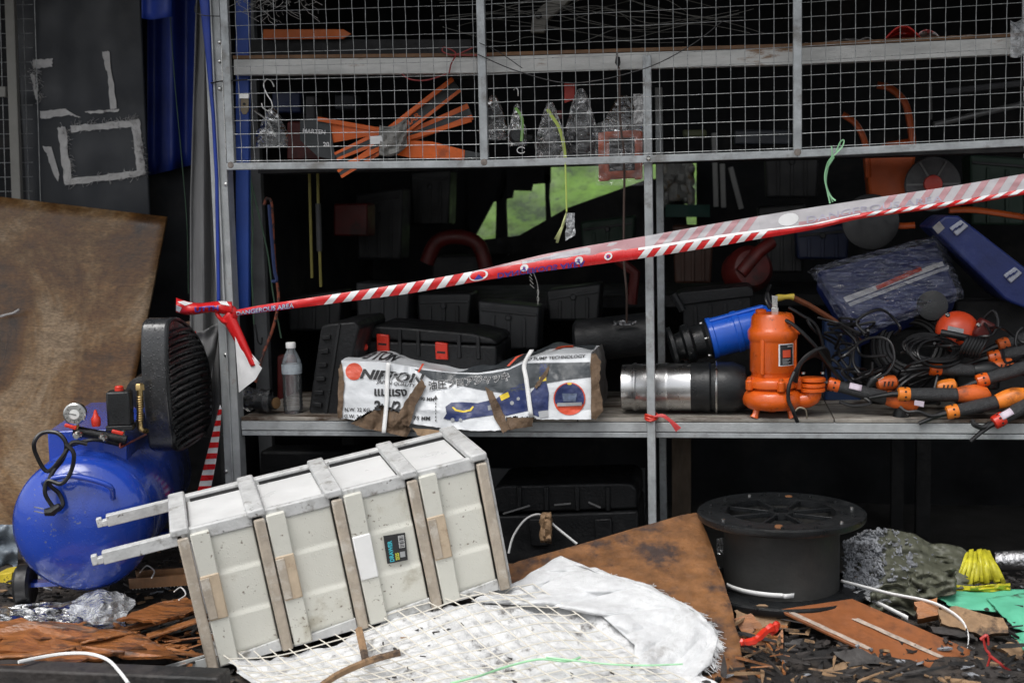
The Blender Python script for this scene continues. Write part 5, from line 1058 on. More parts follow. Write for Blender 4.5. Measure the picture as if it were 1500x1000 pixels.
for a in (-1.65, 1.4): d = V((math.cos(a), math.sin(a), 0)); mm = MB(); mm.lathe([(.012, .006), (.010, .011), (.002, .013)], sc_+d*.175, Z1, 9); mm.build('rust_spot', mat('rust', RUST, .8), tf)
# white strap round the spool
zb = sc_.z-.185
pts = [V((sc_.x+math.cos(a)*.164, sc_.y+math.sin(a)*.164, zb-.004*math.sin(a))) for a in [R_(205+i*9) for i in range(0, 9)]]
pts += [G(1230, 862, .06), G(1275, 878, .05), G(1330, 905, .05)]
mm = MB(); q = catmull(pts, 5); mm.ribbon(q, [V((0, -.002, .013))]*len(q)); one(mm, 'packing_strap', white, 'white strap wound round the foot of the black spool', 'strap', solid=.0012)
q = catmull([P(1232, 850, -.25), P(1300, 868, -.32), P(1365, 882, -.38), P(1405, 905, -.42), P(1418, 930, -.45), P(1416, 952, -.47)], 7)
mm = MB(); mm.ribbon(q, [V((.002, -.004, .009))]*len(q)); one(mm, 'packing_strap', white, 'white strap curving from the spool over the rusty brown board', 'strap', solid=.0012)
# rusty brown board
q4 = [P(1140, 892, -.42), P(1248, 876, -.34), P(1452, 964, -.50), P(1350, 992, -.62)]
n4 = (q4[1]-q4[0]).cross(q4[3]-q4[0]).normalized(); n4 = n4 if n4.z > 0 else -n4
rb = thing('rust_brown_board', 'orange brown panel with two pale worn lines below the spool', 'board', q4[3])
mm = MB(); mm.prism(q4, n4*-.008); mm.build('panel', mat('rust brown panel', (.24, .085, .032), .42, 0, .3, 9, (.10, .04, .02), 5, .52, .7, .15, 60), rb, smooth=False, bevel=.0015)
def q4f(u, v, o=.0015): return lerp(lerp(q4[0], q4[1], u), lerp(q4[3], q4[2], u), v)+n4*o
palel = mat('pale worn line', (.36, .29, .24), .7, 0, .4, 60)
patch('worn_line', rag([(.02, .06), (.10, .06), (.11, .62), (.03, .62)], 8, .006), q4f, palel, rb)
patch('worn_line', rag([(.52, .26), (.60, .26), (.61, .86), (.53, .86)], 8, .006), q4f, palel, rb)
# ash and olive tarpaulin
mm = MB()
def olf(u, v):
    px = lerp(1255, 1425, u); top = pl(px, [(1255, 800), (1300, 774), (1340, 782), (1365, 796), (1410, 800), (1425, 815)]); bot = pl(px, [(1255, 862), (1330, 866), (1410, 862)])
    return P(px, lerp(top, bot, v)+3*nz(u*6, v*5, 3), lerp(.02, -.20, v)+.045*nz(u*5, v*4, 1)+.03*abs(nz(u*11, v*8, 6))+.012*nz(u*22, v*16, 8))
mm.grid(olf, 40, 24); one(mm, 'olive_tarpaulin', olive, 'crumpled olive tarpaulin heaped right of the spool', 'tarpaulin', solid=.003, ang=2)
mm = MB(); mm.grid(lambda u, v: P(1275+70*u, 868+38*v-14*math.sin(u*3)+3*nz(u*5, v*5), -.28+.05*nz(u*4, v*4, 2)), 20, 12); one(mm, 'olive_scrap', olive, 'scrap of olive tarpaulin behind the rusty brown board', 'tarpaulin', solid=.003, ang=2)
mm = MB()
for k in range(1100):
    t = random.random(); px = 1236+random.random()*62*(1-.2*t)+ (random.random() < .14)*random.uniform(0, 80); py = lerp(pl(px, [(1236, 795), (1265, 780), (1300, 774), (1380, 800)]), 862, random.random()**1.4); s_ = random.uniform(.003, .009)+(.010*random.random() if k % 11 == 0 else 0)
    p = olf(max(0, min(1, (px-1255)/155)), max(0, min(1, (py-785)/80))); p = P(px, py, p.y-.015)
    mm.box(p, (s_*random.uniform(.8, 2.4), s_*random.uniform(.7, 1.6), s_*random.uniform(.15, .5)), Matrix.Rotation(random.uniform(0, 3), 3, (random.random(), random.random(), random.random()+.1)))
tag(mm.build('ash_pile', ash, None, smooth=False), 'flaky grey ash piled on the olive tarpaulin', 'ash', None, 'stuff')
yb = thing('yellow_bundle', 'bundle of yellow plastic strips at the right in the debris', 'plastic bundle', P(1430, 862, -.15))
for k in range(34):
    t = k/33; a = P(lerp(1416, 1448, t), 806+random.uniform(-5, 6)+8*abs(t-.5), -.10+.02*random.random()); b = P(lerp(1398, 1468, t)+random.uniform(-3, 3), 852+random.uniform(-4, 4), -.16+.03*random.random())
    mm = MB(); mm.ribbon([a, lerp(a, b, .5)+V((0, -.012, .004)), b], [V((.013, .004*math.sin(k), .003))]*3); mm.build('strip', yel, yb, solid=.001)
mm = MB(); mm.grid(lambda u, v: P(lerp(1398, 1480, u), lerp(856, 867, v)+2*math.sin(u*5), -.2+.03*nz(u*4, v*3)), 14, 4); mm.build('fold', yel, yb, solid=.002)
a = P(1458, 821, -.02); b = P(1525, 818, -.04); mm = MB(); mm.lathe([(.012, 0), (.026, .001), (.027, .05), (.026, .13), (.01, .131)], a, b-a, 20); one(mm, 'foil_roll', foil, 'roll of crinkled silver foil at the right edge', 'foil roll')
for i, (pts, z, lab) in enumerate((([(1360, 868), (1530, 862), (1530, 895), (1400, 892)], .03, 'green plastic sheet lying flat behind, below the yellow bundle'), ([(1445, 876), (1530, 864), (1530, 930), (1484, 918)], .05, 'green plastic sheet slanting over the first one at the right'), ([(1482, 928), (1530, 922), (1530, 965), (1500, 950)], .04, 'lowest corner of green plastic sheet at the right edge'))):
    c4 = [P(x, y, lerp(-.18, -.5, (y-860)/90)-.02*i) for x, y in pts]; mm = MB(); mm.grid(lambda u, v: lerp(lerp(c4[0], c4[1], u), lerp(c4[3], c4[2], u), v)+V((.006*nz(u*9, v*9, i), .006*nz(u*8, v*9, i+3), .006*nz(u*3, v*3, i)+.003*math.sin(u*5)*math.sin(v*4))), 22, 16); one(mm, 'green_sheet', greens, lab, 'plastic sheet', 'green plastic sheets', solid=.003, ang=2)
# rotten wood and red plastic between board and spool
def chunk(pts, Y0, Y1, lab, m, name='wood_chunk', th=.03, cat='wood'):
    mm_ = MB(); pp = rag(pts, 5, 1.6); ys = [p[1] for p in pp]; a_, b_ = min(ys), max(ys)
    mm_.prism([P(x, y, lerp(Y0, Y1, (y-a_)/(b_-a_))) for x, y in pp], (random.uniform(-.01, .01), th, -th*.6)); return one(mm_, name, m, lab, cat, smooth=False)
chunk([(1076, 892), (1120, 884), (1160, 900), (1150, 920), (1085, 925)], -.38, -.44, 'pale rotten wood chunk right below the spool', woodp)
chunk([(1082, 948), (1140, 930), (1146, 920), (1147, 968), (1100, 972)], -.46, -.52, 'splintered orange wood block under the red plastic scrap', wood, th=.06)
chunk([(1078, 985), (1150, 975), (1215, 965), (1190, 985), (1110, 1008)], -.5, -.55, 'long pale splinter at the bottom edge right of the board', woodp)
chunk([(1150, 940), (1175, 935), (1165, 965), (1150, 975)], -.5, -.54, 'dark splinter beside the orange wood block', woodd)
chunk([(1340, 880), (1372, 876), (1378, 900), (1345, 905)], -.36, -.40, 'short brown block behind the white strap', wood, th=.05)
chunk([(1372, 892), (1400, 888), (1470, 905), (1480, 925), (1440, 930), (1380, 912)], -.38, -.46, 'pale rotten plank end under the green sheet', woodp)
chunk([(1360, 915), (1420, 922), (1430, 935), (1370, 928)], -.42, -.46, 'dark rotten plank end below the pale one', woodd)
mm = MB(); mm.tube(catmull([G(1088, 940, .09), G(1105, 938, .10), G(1120, 925, .11), G(1138, 915, .12), G(1128, 928, .10)], 6), [.006+.006*random.random() for _ in range(25)], 6); one(mm, 'red_plastic_scrap', redp, 'crumpled red plastic scrap on the rotten wood', 'scrap', smooth=False)
rs_ = thing('red_string', 'knotted red plastic string in the bottom right corner', 'string', G(1450, 960, .05))
for pts in ([(1440, 933), (1444, 950), (1450, 962), (1438, 1000)], [(1448, 958), (1470, 975), (1505, 1002)], [(1436, 936), (1446, 930), (1448, 944)]):
    mm = MB(); mm.tube(catmull([P(x, y, -.62) for x, y in pts], 6), .004, 6, flat=.6); mm.build('strand', mat('red string', (.42, .035, .03), .45), rs_)
mm = MB(); mm.grid(lambda u, v: P(1050+14*u, 788+24*v+2*nz(u*3, v*3), -.05+.02*nz(u*4, v*4)), 8, 8); one(mm, 'film_scrap', clear2, 'scrap of clear film between the board and the spool', 'film', smooth=False)
def blob(cx, cy, rx, ry, hz):
    def f(u, v):
        a = u*6.2832; k = v*(1+.25*nz(math.cos(a)*2, math.sin(a)*2, cx)+.12*nz(math.cos(a)*6, math.sin(a)*6, cy)); x, y = cx+rx*k*math.cos(a), cy+ry*k*math.sin(a); return G(x, y, hz(x, y))
    return f
# ---- left foreground
mm = MB(); mm.grid(blob(80, 905, 112, 24, lambda x, y: .035+.03*abs(nz(x/26, y/14, 1))+.016*nz(x/9, y/6, 2)), 60, 14); one(mm, 'crumpled_film', clear2, 'cloudy plastic film crumpled under the blue compressor', 'plastic film', ang=2)
mm = MB(); mm.grid(blob(150, 888, 46, 26, lambda x, y: .075+.035*math.exp(-((x-150)/30)**2)+.02*nz(x/14, y/12, 6)), 40, 12); one(mm, 'clear_bag', clear2, 'clear plastic bag lying right under the compressor tank', 'plastic bag', smooth=False)
mm = MB(); mm.grid(lambda u, v: P(lerp(-10, 26, u), lerp(768, 850, v), -.1+.05*nz(u*3, v*5, 1)), 12, 20); one(mm, 'grey_film', mat('grey film', (.17, .20, .23), .3, 0, .3, 12, bump=.5, bs=30), 'grey plastic film left of the compressor tank', 'plastic film', solid=.002, ang=2)
mm = MB(); mm.prism([P(-10, 842, -.3), P(18, 838, -.3), P(16, 856, -.3), P(-10, 860, -.3)], (0, .08, 0)); one(mm, 'yellow_box', mat('yellow box', (.55, .42, .03), .5, 0, .3, 30, (.02, .02, .02), 60, .58, .62), 'small yellow box at the left edge behind the compressor wheel', 'box', bevel=.002)
BK = [(-20, 925, 120, 918, 12, 'palest broad wood strip at the left edge of the pile'), (0, 940, 130, 930, 14, 'broad orange wood strip second from the back at the left'), (40, 948, 215, 950, 11, 'long orange wood strip running to a point near the cabinet'), (-30, 958, 110, 946, 13, 'wide brown wood strip in front at the left edge'), (90, 932, 230, 962, 10, 'slanting brown wood strip crossing the long one'), (10, 968, 190, 960, 9, 'narrow orange wood strip just behind the charred batten'), (-10, 915, 90, 926, 9, 'thin curled wood strip at the edge of the cloudy film'), (120, 944, 205, 925, 8, 'short wood strip rising towards the cabinet'), (170, 955, 280, 940, 9, 'dark wood strip by the lower cabinet leg'), (60, 927, 180, 938, 8, 'thin rust coloured wood strip in the middle of the pile')]
for i, (x0, y0, x1, y1, t, lab) in enumerate(BK):
    dz = .035+.012*(i % 4); a, b = G(x0, y0, dz), G(x1, y1, dz+.008); s2 = V((.1, -1, .15)).normalized()*t*.0034
    mm = MB(); mm.grid(lambda u, v: lerp(a, b, u)+s2*(v-.5)*2*(min(1, .35+u*3) if u < .5 else min(1, .12+(1-u)*2.2))*(1+.18*nz(u*7, i, 1))+V((0, 0, .008*math.sin(u*2.6+i)+.004*nz(u*9, v*6, i))), 16, 5)
    one(mm, 'wood_strip', wood, lab, 'wood strip', 'wood strips at the lower left', solid=.006, ang=.5)
for i, (x0, y0, x1, y1) in enumerate(((190, 912, 290, 880), (185, 922, 285, 896), (200, 902, 275, 876), (215, 932, 300, 905))):
    mm = MB(); a, b = G(x0, y0, .05), G(x1, y1, .06+.01*i); mm.bar(a, b, .035, .006); one(mm, 'narrow_timber', wood, ('lowest', 'second lowest', 'second highest', 'highest')[(1, 2, 3, 0)[i]]+' brown slat under the cabinet legs', 'timber', 'timbers under the cabinet', bevel=.001)
sw_ = thing('rusty_saw', 'rusty brown toothed saw bar behind the cabinet legs', 'saw', P(235, 862, -.4))
mm = MB(); mm.bar(P(190, 854, -.42), P(282, 848, -.42), .010, .030); mm.build('bar', mat('rusty saw bar', (.22, .11, .05), .5, .2, .3, 20), sw_)
mm = MB(); mm.bar(P(200, 840, -.38), P(285, 836, -.38), .010, .020); mm.build('bar', mat('rusty saw bar', (1, 1, 1)), sw_)
for k in range(18): p = lerp(P(194, 861, -.42), P(280, 855, -.42), k/17); mm = MB(); mm.prism([p+V((-.004, 0, .004)), p+V((.004, 0, .004)), p+V((.001, 0, -.006))], (0, .003, 0)); mm.build('tooth', zinc, sw_, smooth=False)
mm = MB(); a, b = G(-30, 985, .045), G(330, 1000, .06); mm.bar(a, b, .07, .05); one(mm, 'charred_beam', woodd, 'charred black timber beam along the bottom left edge', 'beam', bevel=.006)
mm = MB(); a, b = G(-30, 965, .04), G(250, 962, .045); mm.bar(a, b, .03, .03); one(mm, 'charred_batten', woodd, 'thin charred batten behind the black timber beam', 'batten', bevel=.004)
strand([(27, 969), (60, 962), (95, 957), (130, 957), (158, 966), (176, 984), (188, 1000)], 'white cord curving over the charred beam', .0042, white, 'cord', 'white_string', .085)
strand([(205, 838), (215, 828), (226, 836), (222, 846)], 'small loop of white cord behind the cabinet legs', .002, white, 'cord', 'white_string', .12)
strand([(255, 866), (265, 860), (272, 870), (262, 878)], 'tangled bit of white cord under the cabinet', .002, white, 'cord', 'white_string', .1)
# ================================================================== behind the mesh: hanging goods
def c2(x, y): return (330+x/3.703, y/3.703)
def c3(x, y): return (700+x/3.703, y/3.703)
def plate(name, pts, Y, d, m, par, mp=c2, bevel=.001): mm_ = MB(); mm_.prism([P(*mp(x, y), Y) for x, y in pts], (0, d, 0)); return mm_.build(name, m, par, bevel=bevel, smooth=False)
sf = thing('saw_bundle', 'fanned bundle of orange and black hand saws tied behind the mesh', 'saw bundle', P(575, 240, .16))
dk = mat('saw sleeve slate', (.035, .04, .042), .5, 0, .2, 10)
orb = mat('orange sleeve', (.70, .12, .008), .45, 0, .15, 12, (.38, .07, .01), 10, .55, .7)
def sleeve(a, b, w0, w1, Y, txt=None, edges=True):
    pa, pb = P(*c2(*a), Y), P(*c2(*b), Y+.03); d = (pb-pa).normalized(); s_ = d.cross(Y1).normalized(); s_ = s_ if s_.z > 0 else -s_
    q = [pa-s_*w0, pb-s_*w1, pb+s_*w1, pa+s_*w0]; mm_ = MB(); mm_.prism(q, (0, .008, 0)); o = mm_.build('sleeve', dk, sf, smooth=False)
    if edges:
        for sg in (-1, 1):
            mm_ = MB(); mm_.prism([pa+s_*sg*w0*(.6 if txt else .4)-Y1*.002, pb+s_*sg*w1*(.6 if txt else .4)-Y1*.002, pb+s_*sg*w1*1.02-Y1*.002, pa+s_*sg*w0*1.02-Y1*.002], (0, .002, 0)); mm_.build('orange_edge', orb, o, smooth=False)
    if txt: letters(txt, lambda x, y: pa+d*x+s_*y-Y1*.0035, .125, -w0*.40, w0*1.15, orb, o, 0, .0006, ydown=False, sx=1.15)
    return o
sleeve((800, 820), (1255, 462), .022, .024, .16, 'MAR')
sleeve((900, 780), (1330, 605), .016, .026, .18)
for a_, b_, Y_ in (((860, 720), (1235, 428), .145), ((960, 760), (1335, 650), .165), ((640, 900), (850, 800), .14), ((500, 645), (840, 705), .18)):
    pa, pb = P(*c2(*a_), Y_), P(*c2(*b_), Y_+.02); mm = MB(); mm.bar(pa, pb, .014, .004, (0, 1, 0)); mm.build('blade', orb, sf, bevel=.001)
sleeve((620, 945), (860, 790), .014, .018, .15)
sleeve((600, 850), (850, 740), .013, .020, .17)
plate('sleeve', [(880, 830), (985, 762), (1120, 768), (1300, 815), (1295, 866), (1000, 856)], .155, .006, orb, sf)
plate('sleeve', [(1300, 815), (1390, 832), (1370, 856), (1295, 866)], .156, .005, dk, sf)
plate('sleeve', [(495, 640), (700, 680), (860, 690), (800, 735), (585, 775), (560, 690)], .20, .006, orb, sf)
pk = plate('sleeve', [(405, 650), (470, 640), (565, 668), (600, 870), (500, 850), (405, 760)], .19, .006, dk, sf)
letters('MARTEN', lambda x, y: P(*c2(x, y), .188), 418, 720, 32, inkw, pk, 0, .6, ang=R_(-4))
letters('20', lambda x, y: P(*c2(x, y), .188), 530, 795, 34, inkw, pk, 0, .8)
mm = MB(); mm.grid(lambda u, v: P(*c2(lerp(835, 985, u), lerp(680, 840, v)+30*math.sin(u*3)-50*u), .125+.03*nz(u*5, v*5, 2)-.02*math.sin(u*3)*math.sin(v*3)), 14, 14); mm.build('rag', mat('grey rag', (.25, .245, .23), .8, 0, .3, 30), sf, solid=.002)
plate('tag', [(785, 740), (850, 735), (855, 780), (785, 785)], .12, .002, inkw, sf)
# small fittings near the gate's left stile
mm = MB(); mm.tube(catmull([P(*c2(*p), .0) for p in ((265, 472), (250, 440), (225, 432), (208, 460), (225, 510), (250, 550), (255, 585), (235, 603), (205, 585), (198, 560))], 6), .0022, 6); one(mm, 's_hook', zinc, 'steel hook hanging behind the mesh near the left post', 'hook')
hs_ = thing('gate_latch', 'small latch with white plate on the mesh by the left post', 'latch', P(358, 170, -.03))
plate('white_plate', [(75, 508), (126, 508), (126, 535), (75, 535)], -.035, .008, white, hs_); plate('tongue', [(82, 535), (126, 535), (126, 600), (112, 622), (95, 622), (82, 600)], -.03, .005, mat('tarnished latch', (.16, .13, .09), .5, .5), hs_); mm = MB(); mm.lathe([(.004, 0), (.004, .003)], P(*c2(103, 565), -.03), (0, -1, 0), 10); mm.build('hole', soot_and_shade, hs_)
def bag(px0, py0, px1, py1, Y, label, inner=None, tie=None, m=clear, name='hanging_bag', wide=.5):
    t = thing(name, label, 'plastic bag', P((px0+px1)/2, py1, Y))
    cx_ = (px0+px1)/2
    def f(u, v):
        w_ = lerp(.16, 1, min(1, (v*1.5)**.8))*(px1-px0)/2; a = u*6.2832; sc = 1/490
        p = P(cx_+w_*math.cos(a)*(1+.12*nz(math.cos(a)*2, v*6, px0)), lerp(py0, py1, v)+2*nz(u*6, v*3, px0), Y); p.y += math.sin(a)*w_*sc*wide+.012*nz(u*9, v*9, py0); return p
    mm_ = MB(); mm_.grid(f, 28, 18); mm_.build('film', m, t, smooth=False)
    if inner:
        for (x, y, rx, ry, mi) in inner:
            mm_ = MB(); c = P(x, y, Y); mm_.lathe([(rx*.5/490, -.022), (rx/490, -.016), (rx/490, .01), (rx*.7/490, .02)], c, (.2, -1, .1), 16, sx=1.0); mm_.build('contents', mi, t)
    if tie: mm_ = MB(); mm_.tube(catmull([P(x, y, Y-.02) for x, y in tie[0]], 6), tie[2], 5, flat=.4); mm_.build('ribbon', tie[1], t)
    return t
bag(375, 158, 422, 216, .08, 'clear bag with a small tool left of the saw bundle', [(405, 190, 6, 6, blackp)])
mm = MB(); mm.tube([P(372, 162, .06), P(392, 176, .06), P(404, 200, .06)], .003, 6); one(mm, 'thin_screwdriver', zinc, 'thin steel rod poking into the bag left of the saws', 'rod')
bag(702, 140, 744, 205, .12, 'clear bag right behind the first mesh stile', [(715, 170, 11, 11, blackd)])
bag(744, 152, 772, 214, .10, 'clear bag with a green ribbon hanging from a hook', [(757, 200, 12, 8, blackp)], ([(755, 158), (764, 172), (765, 190), (764, 207)], mat('green ribbon', (.25, .50, .12), .5), .005))
mm = MB(); mm.tube(catmull([P(*c3(*p), .10) for p in ((195, 490), (205, 478), (217, 490), (218, 522))], 6), .0018, 6); one(mm, 'wire_hook', zinc, 'small wire hook above the bag with the green ribbon', 'hook')
mm = MB(); mm.bar(P(733, 200, .15), P(782, 202, .15), .02, .02); one(mm, 'black_tube', blackp, 'short black tube lying behind the small bags', 'tube', bevel=.006)
mm = MB(); c = P(*c3(235, 815), .02); mm.tube([c+V((math.cos(a)*.012, 0, math.sin(a)*.009)) for a in [R_(30+i*15) for i in range(21)]], .0014, 5); one(mm, 'white_ring', white, 'open white wire ring resting on the mesh rail', 'ring')
bag(784, 150, 828, 232, .08, 'tall clear bag tied with a yellow green ribbon', [(805, 205, 10, 16, mat('grey part', (.14, .14, .14), .5))], ([(802, 160), (808, 170), (818, 185), (825, 208), (828, 232)], ygreen, .006), m=clear)
bag(826, 130, 876, 226, .12, 'largest clear bag with a round black part inside', [(853, 208, 18, 18, blackd), (858, 212, 9, 9, blackp)])
bag(880, 140, 946, 210, .14, 'broad clear bag right of the largest one', [(905, 188, 16, 14, blackp)])
mm = MB(); mm.grid(lambda u, v: P(lerp(928, 947, u)+6*(1-v)*nz(u*4, v*3), lerp(138, 182, v), .05+.02*nz(u*5, v*5, 2)), 6, 12); one(mm, 'white_rag', mat('white rag', (.5, .5, .5), .7, 0, .2, 30), 'wisp of white film knotted next to the middle post', 'film', solid=.001, smooth=False)
plate_t = thing('red_tag', 'red tag hanging below the upper beam between the bags', 'tag', P(834, 152, .2)); plate('card', [(468, 448), (525, 452), (525, 540), (470, 560)], .2, .003, redp, plate_t, c3); plate('card', [(415, 600), (460, 598), (460, 645), (415, 648)], .22, .003, redd, plate_t, c3)
# orange framed part in film
of = thing('orange_housing', 'orange plastic housing in clear film hanging below the upper shelf', 'tool housing', P(909, 268, .06))
Yf = .06; dob = mat('burnt orange', (.42, .075, .02), .45, 0, .2, 14)
for pts in ([(652, 720), (712, 712), (712, 980), (655, 985)], [(850, 705), (892, 712), (890, 970), (850, 975)], [(700, 715), (860, 705), (858, 745), (705, 752)], [(700, 930), (860, 922), (858, 965), (702, 975)]): plate('frame_bar', pts, Yf, .03, dob, of, c3, .003)
plate('core', [(712, 750), (850, 742), (850, 930), (712, 935)], Yf+.01, .03, blackd, of, c3, .003)
for k in range(5): plate('slat', [(735, 775+k*32), (835, 770+k*32), (835, 782+k*32), (735, 787+k*32)], Yf+.005, .006, mat('grey slat', (.09, .09, .09), .5), of, c3, .001)
mm = MB(); mm.grid(lambda u, v: P(lerp(872, 947, u), lerp(182-8*math.sin(u*3), 272, v), Yf-.012+.012*nz(u*6, v*6, 4)), 18, 18); mm.build('film', clear, of, smooth=False)
# strings
mm = MB(); mm.tube(catmull([P(*c3(*p), -.01) for p in ((755, 290), (755, 340), (768, 400), (768, 560), (778, 720), (790, 800), (795, 960))]+[P(914, 300, -.01), P(914, 380, .0), P(918, 430, .0), P(918, 472, .1)], 6), .0034, 6); one(mm, 'rusty_twine', mat('rusty cord', (.055, .035, .028), .8), 'dark rusty cord hanging from the upper beam to the black roll', 'cord')
mm = MB(); mm.tube([P(905, 84, -.01), P(905, 92, -.012), P(906, 97, -.01)], [.006, .008, .004], 8); one(mm, 'cord_knot', soot_and_shade, 'black knot of the rusty cord on the upper beam', 'knot')
rbw = thing('red_string_bow', 'red string bow knotted on the upper beam', 'string', P(655, 112, .0))
for pts in ([(1215, 398), (1225, 350), (1250, 290), (1190, 258), (1180, 280), (1240, 300), (1320, 270), (1350, 255)], [(960, 402), (1000, 430), (1090, 436), (1200, 402)], [(1260, 300), (1340, 300), (1430, 302)]):
    mm = MB(); mm.tube(catmull([P(*c2(*p), .005) for p in pts], 6), .0022, 5); mm.build('strand', mat('faded red string', (.24, .03, .03), .6), rbw)
ys = thing('yellow_string', 'yellow green string with a tassel hanging from the mesh rail', 'string', P(825, 358, -.05))
mm = MB(); mm.tube(catmull([P(828, 238, -.06), P(829, 270, -.06), P(830, 310, -.06)], 5), .0025, 6); mm.build('strand', ygreen, ys)
for k in range(9): mm = MB(); x = random.uniform(-5, 4); mm.ribbon([P(830, 310, -.062), P(824+x*.4, 332, -.065), P(816+x, 350+random.uniform(-4, 6), -.06)], [V((.005, 0, 0))]*3); mm.build('tassel', mat('pale ribbon', (.50, .53, .25), .5), ys, solid=.0006)
mm = MB(); mm.grid(lambda u, v: P(lerp(828, 842, u)+3*nz(u*3, v*3), lerp(312, 345+8*(1-u), v), -.06+.012*nz(u*5, v*5, 3)), 6, 10); mm.build('film', clear2, ys, smooth=False)
gr = thing('green_ribbon', 'pale green plastic ribbon knotted on the mesh rail', 'ribbon', P(1215, 297, -.07))
for k, pts in enumerate(([(1225, 222), (1231, 208), (1236, 206), (1233, 216), (1219, 230)], [(1218, 214), (1219, 228), (1212, 240), (1208, 262), (1214, 282), (1220, 296)], [(1220, 228), (1213, 245), (1210, 268), (1216, 286), (1224, 294)], [(1222, 230), (1210, 250), (1209, 264), (1212, 280), (1216, 298)])):
    mm = MB(); mm.tube(catmull([P(x, y, -.075-.004*k) for x, y in pts], 6), .0032, 6, flat=.4); mm.build('strand', pgreen, gr)
mm = MB(); [mm.tube([P(775+k*.4, 398+k*6+random.uniform(-1, 1), .3), P(779+k*1.2, 404+k*6, .3)], .0012, 4) for k in range(4)]; mm.tube(catmull([P(772, 378, .3), P(782, 400, .3), P(788, 420, .3), P(788, 446, .3)], 4), .0012, 5); one(mm, 'bent_wire', zinc, 'thin bent wire hanging in the dark below the tape', 'wire')
for y in (428, 438): mm = MB(); c = P(788, y, .3); mm.tube([c+V((math.cos(a)*.003, 0, math.sin(a)*.009)) for a in [i*.63 for i in range(10)]], .0009, 4, True); one(mm, 'chain_link', zinc, 'upper link on the thin bent wire' if y == 428 else 'lower link on the thin bent wire', 'chain')
# ------------------------------------------------------------------ on the upper shelf
ob = thing('pruning_saw', 'flat orange blade sleeve lying on the dark box on the upper shelf', 'blade', P(448, 58, .3))
plate('sleeve', [(205, 160), (640, 160), (682, 185), (640, 210), (205, 210)], .30, .01, mat('deep orange', (.50, .11, .012), .5, 0, .2, 8), ob); plate('edge', [(205, 204), (630, 204), (640, 212), (205, 214)], .296, .012, oranged, ob)
mm = MB(); mm.pbox(345, 58, 690, 110, .32, .15); one(mm, 'dark_carton', soot_and_shade, 'black carton on the upper shelf under the orange blade', 'carton')
wbk = thing('bracket', 'beige bracket with a dark bolt on the upper shelf', 'bracket', P(800, 48, .3)); plate('arm', [(345, 30), (400, 0), (500, -60), (560, -60), (460, 40), (375, 110), (360, 178), (285, 178), (295, 90)], .28, .03, mat('beige bracket', (.17, .16, .14), .6, 0, .2, 10), wbk, c3, .003); mm = MB(); mm.lathe([(.011, 0), (.011, .008), (.006, .011)], P(*c3(330, 86), .28), (0, -1, 0), 12); mm.build('bolt', soot_and_shade, wbk)
for k in range(16):
    x = random.uniform(640, 760); y = random.uniform(-10, 40); q = []
    for j in range(6): q.append(P(x, y, .14+.10*random.random())); x += random.uniform(40, 95); y += random.uniform(-22, 26); y = max(-20, min(y, 62))
    mm = MB(); mm.tube(catmull(q, 6), .0013, 4); one(mm, 'loose_wire', mat('dull wire', (.07, .068, .06), .6), 'loose dull wire in the tangle over the upper shelf', 'wire', 'tangled wires over the upper shelf')
mm = MB(); mm.tube(catmull([P(700, 80, -.07), P(760, 105, -.075), P(840, 122, -.075), P(940, 102, -.075), P(1010, 68, -.072), P(1060, 30, -.07)], 8), .0016, 5); one(mm, 'sagging_wire', rubber, 'black wire sagging in front of the mesh above the middle post', 'wire')
mm = MB(); mm.tube(catmull([P(702, 63, -.07), P(730, 76, -.07), P(765, 100, -.075)], 6), .0013, 5); one(mm, 'short_wire', rubber, 'short black wire end hooked on the first mesh stile', 'wire')
mm = MB()
for k in range(90):
    x = random.uniform(345, 465); y = random.uniform(-15, 28-abs(x-395)*.2); a = random.uniform(0, 6.3); l = random.uniform(6, 26); Y = random.uniform(-.075, -.02)
    mm.tube([P(x, y, Y), P(x+l*.5*math.cos(a), y+l*.4*abs(math.sin(a)), Y+.01), P(x+l*math.cos(a+.5), y+l*.8*abs(math.sin(a)), Y)], .0007, 3)
tag(mm.build('grey_fibre_tangle', mat('grey fibre', (.26, .25, .24), .9), None), 'tangle of grey fibres hanging at the top left of the mesh', 'fibres', None, 'stuff')
rb2 = thing('red_bundle', 'red plastic bundle on the upper shelf at the right', 'bundle', P(1330, 60, .15))
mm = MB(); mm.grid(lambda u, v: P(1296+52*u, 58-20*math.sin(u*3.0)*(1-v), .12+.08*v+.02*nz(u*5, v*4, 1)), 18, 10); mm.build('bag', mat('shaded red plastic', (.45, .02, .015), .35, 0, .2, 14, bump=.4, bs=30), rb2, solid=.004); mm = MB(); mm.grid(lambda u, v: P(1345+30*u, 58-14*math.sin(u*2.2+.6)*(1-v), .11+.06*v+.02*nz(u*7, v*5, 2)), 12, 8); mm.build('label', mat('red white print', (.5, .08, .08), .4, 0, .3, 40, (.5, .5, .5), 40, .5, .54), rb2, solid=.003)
mm = MB(); mm.grid(lambda u, v: P(1480+40*u, lerp(30, 84, v)+6*nz(u*3, v*3), -.005+.03*nz(u*4, v*5, 2)-.02), 12, 16); one(mm, 'tied_film', clear2, 'crumpled white film tied to the upper beam at the right edge', 'film', smooth=False)
